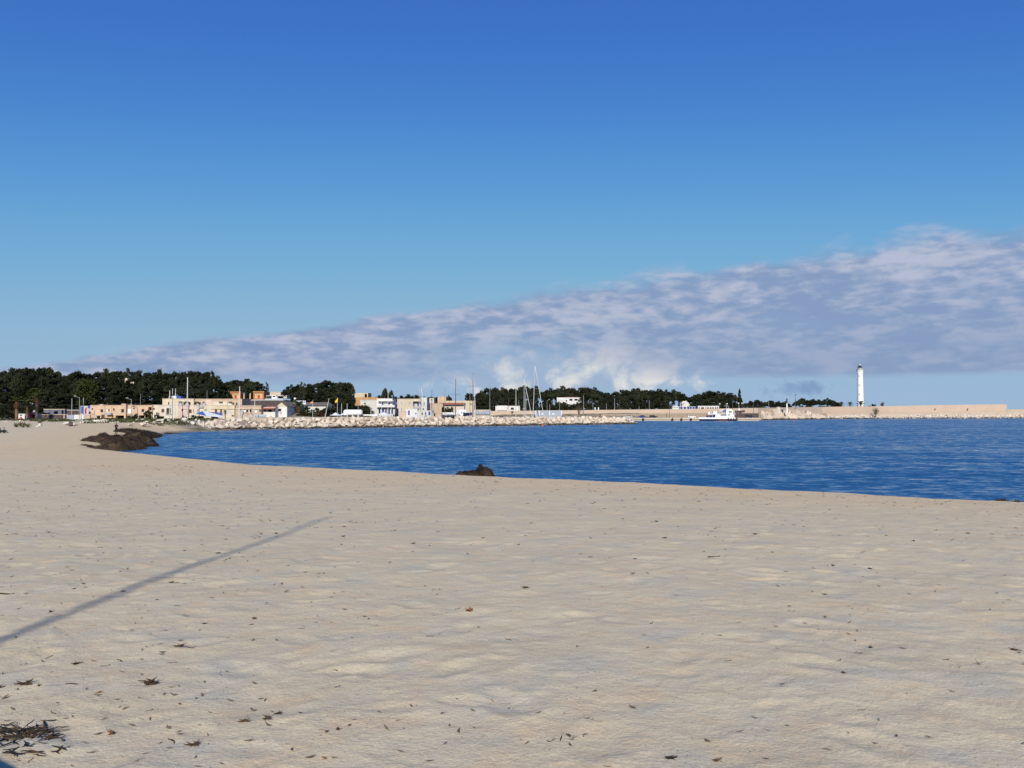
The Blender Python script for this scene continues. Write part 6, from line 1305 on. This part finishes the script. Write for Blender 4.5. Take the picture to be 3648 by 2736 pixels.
# ------------------------------------------------------------------ banks of dead seagrass
def mound(name, label, blobs, res, strands, seed, amp=.25, sl=(.12, .35), cat='seaweed', steep=.75, mm=None, sm=None):
    xs = [b[0] for b in blobs]; ys = [b[1] for b in blobs]; mr = max(max(b[2], b[3]) for b in blobs) + 1
    gx = np.arange(min(xs) - mr, max(xs) + mr, res); gy = np.arange(min(ys) - mr, max(ys) + mr, res); Xg, Yg = np.meshgrid(gx, gy)
    nz = fbm(Xg * 1.1 / (res * 8), Yg * 1.1 / (res * 8), 4, seed); wx = Xg + amp * 1.2 * nz; wy = Yg + amp * 1.2 * fbm(Xg / (res * 10) + 9, Yg / (res * 10), 3, seed + 3)
    hm = np.zeros_like(Xg)
    for (cx, cy, rx, ry, h) in blobs:
        q = ((wx - cx) / rx) ** 2 + ((wy - cy) / ry) ** 2
        hm = np.maximum(hm, h * np.clip(1 - q, 0, 1) ** steep)
    hm = hm * (1 + (.9 if res > .03 else .3) * nz + (.35 if res > .03 else .15) * fbm(Xg / (res * 3), Yg / (res * 3), 3, seed + 8)) - min(.03, .12 * max(b[4] for b in blobs))
    gz_ = np.maximum(ground(Xg.ravel(), Yg.ravel(), False), -.25).reshape(Xg.shape); Zg = gz_ + np.where(hm > 0, hm, -.35)
    ny, nx = Xg.shape; idx = np.arange(nx * ny).reshape(ny, nx)
    keep = (hm[:-1, :-1] > 0) | (hm[1:, :-1] > 0) | (hm[:-1, 1:] > 0) | (hm[1:, 1:] > 0)
    f = np.stack([idx[:-1, :-1], idx[:-1, 1:], idx[1:, 1:], idx[1:, :-1]], -1)[keep]
    used = np.unique(f); remap = -np.ones(nx * ny, int); remap[used] = np.arange(len(used)); f = remap[f]
    o3 = np.array([np.mean(xs), np.mean(ys), 0.0]); v = np.stack([Xg.ravel(), Yg.ravel(), Zg.ravel()], 1)[used] - o3
    t = thing(name, label, cat, tuple(o3)); obj('mound', np_mesh('mound', v, f, M[mm or 'seaweed']), None, t)
    rg = np.random.default_rng(seed); top = np.argwhere(hm > min(.04, .3 * hm.max())); pk = top[rg.integers(0, len(top), strands)]
    c = np.stack([Xg[pk[:, 0], pk[:, 1]], Yg[pk[:, 0], pk[:, 1]], Zg[pk[:, 0], pk[:, 1]]], 1) - o3 + rg.normal(size=(strands, 3)) * res * .4; c[:, 2] += .02
    a = rg.normal(size=(strands, 3)); a[:, 2] *= (.5 if res > .03 else .06); a /= np.linalg.norm(a, axis=1)[:, None]; up = rg.normal(size=(strands, 3)) * (1 if res > .03 else [.25, .25, 1]); s_ = np.cross(a, up); s_ /= np.linalg.norm(s_, axis=1)[:, None]
    l = rg.uniform(sl[0], sl[1], strands)[:, None]; w_ = l * (.09 if res > .03 else .05)
    vv = np.stack([c - a * l / 2 - s_ * w_, c - a * l / 2 + s_ * w_, c + a * l / 2 + s_ * w_ + [0, 0, .02], c + a * l / 2 - s_ * w_], 1).reshape(-1, 3)
    o = obj('strands', np_mesh('strands', vv, np.arange(strands * 4).reshape(-1, 4), M[sm or 'strand']), None, t); o['kind'] = 'stuff'
    return t
def bl(px, d, rx, ry, h): return (X(px, d), d, rx, ry, h)
mound('seagrass_bank', 'big brown bank of dead seagrass heaped at the corner of the shore', [bl(428,101.5,2.0,2.2,1.5), bl(438,106,2.6,2.6,1.55), bl(398,109,3.0,2.8,1.05), bl(368,109,2.8,2.2,.75), bl(342,108.5,2.0,1.4,.35), bl(400,100.5,2.0,1.6,.7), bl(470,103.5,1.8,2.2,1.15), bl(488,105,1.3,2.0,.95), bl(462,110,2.5,3,1.4)], .16, 9000, 4, .25, (.08, .22))
mound('seagrass_bank', 'steep dark seagrass bank jutting into the water behind the big bank', [bl(500,116,1.9,2.8,1.65), bl(514,115,1.7,2.6,1.45), bl(529,114,1.5,2.2,.8), bl(545,112,1.6,1.3,.32), bl(485,119,1.8,2.6,1.25)], .16, 5000, 14, .25, (.08, .22), 'seaweed', .6, None, 'darkstrand')
mound('seagrass_bank', 'low flat seagrass bank further along the shore behind the standing person', [bl(480,140,3.2,4,.75), bl(500,146,3.2,4,.75), bl(522,152,3,4,.7), bl(540,157,2.4,3.6,.6), bl(556,163,1.8,2.6,.45)], .25, 4000, 24, .25, (.1, .25), 'seaweed', .75, None, 'darkstrand')
mound('seagrass_patch', 'small dark seagrass strip at the water edge before the far sand', [bl(612,172,1.4,1.4,.4), bl(622,173,1.6,1.0,.22)], .2, 500, 34)
mound('seagrass_heap', 'dark lump of dead seagrass behind the crest of the sand', [(-1.62,45.6,.50,.55,.86), (-1.42,45.5,.42,.5,.84), (-1.22,45.5,.26,.5,.70), (-2.1,45.6,.6,.5,.55), (-2.6,45.6,.6,.45,.40)], .05, 3500, 44, .06, (.03, .08), 'seaweed', .4, None, 'darkstrand')
mound('seagrass_patch', 'dark wet seagrass tongue at the inner corner of the water', [bl(325,99.8,1.6,.4,.10), bl(345,98.6,1.4,.4,.12)], .12, 900, 64, .2, (.08, .25))
mound('seagrass_patch', 'tiny dark seagrass patch on the sand crest against the water', [(17.3,28.3,.30,.2,.15), (17.75,28.15,.35,.2,.11)], .05, 300, 84, .05, (.05, .12))

mound('rubble_heap', 'pinkish heap of earth and rubble before the house with white framed windows', [bl(862,228,1.6,2,1.3), bl(878,228,2.0,2,1.9), bl(893,228,1.8,2,1.6), bl(905,228,1.2,1.6,.9)], .15, 300, 104, .2, (.1, .3), 'rubble', .8, 'concrete')

# ------------------------------------------------------------------ scraps of seagrass and twigs on the sand
def strip(seed, L_=1.0, wd=.055, n=7, curl=.5):
    r = random.Random(seed); a = r.uniform(-.3, .3); p = Vector((0, 0, .04)); pts = [p.copy()]; h = 0.0
    for i in range(n): a += r.uniform(-curl, curl); p = p + Vector((math.cos(a), math.sin(a), 0)) * L_ / n; pts.append(p.copy())
    e = r.uniform(.02, .16); mid = pts[n // 2]
    P = [Vector((q.x - mid.x, q.y - mid.y, .025 + e * abs(i / n - .5) ** 2 * 3 * r.uniform(.5, 1.3))) for i, q in enumerate(pts)]
    mb = MB(); mb.tube(P, [wd * (.45 + .75 * math.sin(math.pi * min(1, (i + .6) / (n + .8)))) for i in range(n + 1)], 5)
    mb.v = [(x, y, z * .8) for x, y, z in mb.v]; return mb
def tuft(seed, k=9):
    r = random.Random(seed); mb = MB()
    for i in range(k):
        s = strip(seed * 50 + i, r.uniform(.5, 1.0), .035, 5, .6); an = r.gauss(0, .38) + (math.pi if i % 2 else 0); c, sn = math.cos(an), math.sin(an); ox, oy, oz = r.uniform(-.18, .18), r.uniform(-.14, .14), r.uniform(0, .16); ti = r.uniform(-.35, .35)
        mb.add([(x * c - y * sn + ox, x * sn + y * c + oy, z + oz + x * ti) for x, y, z in s.v], s.f)
    return mb
M['scrap_k'] = M['darkstrand']
def mk(b, m): 
    me = b.mesh('scrap'); me.materials.append(M[m]); return me
STR = {m: [mk(strip(i), m) for i in range(8)] for m in ('scrap_b', 'scrap_g', 'scrap_o', 'scrap_k')}
TUF = {m: [mk(tuft(i + 3), m) for i in range(5)] for m in ('scrap_b', 'scrap_g', 'scrap_o')}
LB = {'scrap_b': 'brown', 'scrap_g': 'dark greenish', 'scrap_o': 'orange brown'}
def scrap(x, y, size, m, kind, label=None, group=None, rz=None, z=None):
    o = obj('seagrass_scrap' if not label else 'seagrass_clump', random.choice((STR if kind == 's' else TUF)[m]), None, None, (x, y, (gz(x, y) if z is None else z) - .002)); o.scale = (size, size, size); o.rotation_euler = (0, 0, random.uniform(0, 6.28) if rz is None else rz)
    return tag(o, label or (LB[m] + (' strip' if kind == 's' else ' tuft') + ' of dry seagrass lying on the bare sand'), 'seaweed', group or (LB[m] + (' seagrass strips' if kind == 's' else ' seagrass tufts') + ' on the sand'))
# the ones that stand out
for px, py, wpx, m, k, lb in ((530,2440,66,'scrap_b','t','big matted reddish brown seagrass clump, largest of the clumps lying alone'),(1672,2180,34,'scrap_o','t','upright brown seagrass ball with an orange fringe casting a small shadow'),(90,2440,64,'scrap_b','t','two toned seagrass clump beside the dark crescent scrap'),(255,2438,46,'scrap_g','s','dark crescent shaped scrap near the two toned clump'),
                           (170,2572,50,'scrap_g','s','thick straight dark stick just above the black seagrass mat'),(398,2618,40,'scrap_o','t','upright curled reddish leaf scrap right of the black mat'),(615,2640,60,'scrap_b','s','long ragged dark strip below the upright reddish leaf'),(690,2658,56,'scrap_b','t','loose fan of brown fibres right of the ragged strip'),
                           (1815,2280,42,'scrap_b','s','forked pale brown twig lying alone on open sand'),(640,2305,42,'scrap_b','t','spidery brown tuft with thin legs'),(1750,2495,34,'scrap_o','s','flat orange brown flake alone on open sand'),
                           (20,2118,60,'scrap_g','s','long dark ragged strip by the shadow of the post'),(440,2108,20,'scrap_g','s','short dark twig standing in the long shadow'),(610,2078,22,'scrap_g','t','compact dark tuft just beside the long shadow'),(430,2355,42,'scrap_g','s','wavy dark strip above the big matted clump'),
                           (1310,2592,22,'scrap_b','s','narrow brown flake with a pointed end'),(2910,2600,22,'scrap_g','s','black elongated seed like scrap on pale sand'),(2130,2572,26,'scrap_o','s','small curled orange leaf scrap on open sand'),(2540,1985,50,'scrap_b','s','long thin broken brown strip towards the sand crest'),(2368,1918,20,'scrap_b','t','small knot of seagrass far out on smooth sand')):
    x, y, z = ray_hit(px, py); s = m_(wpx, y) * (1.0 if k == 's' else .95); o = scrap(x, y, s, m, k, lb, 'x', random.uniform(-.5, .5), z)
    del o['group']
    if px == 530: o.scale = (s, s * .9, s * 1.3)
    if px in (1672, 398): o.scale = (s, s, s * 1.6)
# black mat at the left
bx_, by_, bz_ = ray_hit(80, 2616); t = thing('seagrass_mat', 'flat black tangle of seagrass leaves half in shade', 'seaweed', (bx_, by_, bz_)); rq = random.Random(21)
for k in range(150):
    px, py = (rq.gauss(85, 60), 2614 + rq.gauss(0, 12)) if k < 115 else (rq.uniform(-10, 240), rq.uniform(2590, 2700))
    x, y, z = ray_hit(min(px, 235), py); o = obj('strand', rq.choice(STR[rq.choice(['scrap_g', 'scrap_g', 'scrap_b', 'scrap_k'])]), None, t); q = rq.uniform(.04, .12)
    o.location = Vector((x, y, z + rq.uniform(-.002, .012))) - t.location; o.scale = (q, q * .8, q * .6); o.rotation_euler = (0, 0, rq.gauss(0, .6) + (math.pi if k % 2 else 0))
# countable scraps, then uncountable litter
cnt = 0
while cnt < 140:
    y = 3.7 * (26 / 3.7) ** (random.random() ** .9); x = y * random.uniform(-.66, .66) ; dens = .35 + .65 * max(0, (-x / y + .4))
    if random.random() > dens or float(sea_dist(np.array([x]), np.array([y]))[0]) < 7: continue
    m = random.choices(['scrap_b', 'scrap_g', 'scrap_o'], [5, 4, 1.3])[0]; k = random.choices('st', [3, 2])[0]
    scrap(x, y, random.uniform(.028, .068) * (1 + y / 26), m, k); cnt += 1
def litter():
    rg = np.random.default_rng(8); n = 6000
    y = 3.4 * (60 / 3.4) ** rg.uniform(0, 1, n) ** .85; x = y * rg.uniform(-.7, .7, n); s = sea_dist(x, y); band = np.exp(-((s - 11) / 3.0) ** 2)
    keep = (s > 3.5) & (rg.uniform(0, 1, n) < .06 + .20 * sstep(y, 10, 25) + .8 * band + .35 * (fbm(x * .7, y * .7, 3, 66) > .08) + .25 * (x < -.3 * y)); x = x[keep]; y = y[keep]; n = len(x); z = ground(x, y) + .006
    l = rg.uniform(.006, .024, n) * (1 + y / 11); a = rg.uniform(0, 6.283, n); w_ = l * rg.uniform(.10, .3, n); dx, dy = np.cos(a) * l, np.sin(a) * l; ex, ey = -np.sin(a) * w_, np.cos(a) * w_
    h = w_ * .9; bow = rg.uniform(-.35, .35, n)
    P = [np.stack([x - dx, y - dy, z + h * .3], 1), np.stack([x + ex + bow * ex * 4, y + ey + bow * ey * 4, z], 1), np.stack([x + dx, y + dy, z + h * rg.uniform(.2, 2.5, n)], 1), np.stack([x - ex + bow * ex * 4, y - ey + bow * ey * 4, z], 1), np.stack([x + bow * ex * 4, y + bow * ey * 4, z + h], 1)]
    v = np.stack(P, 1).reshape(-1, 3); b = (np.arange(n) * 5)[:, None]
    f = np.stack([b + np.array(q) for q in ((0, 1, 4), (1, 2, 4), (2, 3, 4), (3, 0, 4))], 1).reshape(-1, 3); return np_mesh('seagrass_litter', v, f, M['litter'])
tag(obj('seagrass_litter', litter()), 'fine brown seagrass crumbs sprinkled over the sand', 'seaweed', kind='stuff')

# ------------------------------------------------------------------ out of view: a mast and a bin added to cast shadows on the sand
x_, y_ = -4.2, -12.0; g_ = gz(x_, y_, False); t = thing('shadow_mast', 'tall slim steel mast added out of view to cast the long soft shadow', 'mast', (x_, y_, g_))
lpart('pole', MB().tube([(0, 0, -.3), (0, 0, 9), (0, 0, 17.6)], [.075, .058, .032], 12), M['metal'], t); lpart('finial', MB().lathe([(.03, 17.55), (.05, 17.6), (.02, 17.7)], (0, 0), 12), M['offwhite'], t); lpart('base_plate', MB().box(-.25, .25, -.25, .25, -.05, .03), M['metal'], t)
x_, y_ = -2.68, 1.95; g_ = gz(x_, y_, False); t = thing('shadow_bin', 'round wooden slatted bin added out of view to shade the sand', 'bin', (x_, y_, g_))
for k in range(14):
    a = k * 6.2832 / 14; o = lpart('slat', MB().box(-.055, .055, -.015, .015, .05, 1.0), M['palmtrunk'], t); o.location = (.26 * math.cos(a), .26 * math.sin(a), 0); o.rotation_euler = (0, 0, a + R(90))
lpart('liner', MB().lathe([(.22, -.03), (.24, .95)], (0, 0), 14), M['darkmetal'], t); lpart('lid', MB().lathe([(.30, 1.0), (.31, 1.05), (.15, 1.16), (.02, 1.2)], (0, 0), 16), M['darkmetal'], t)
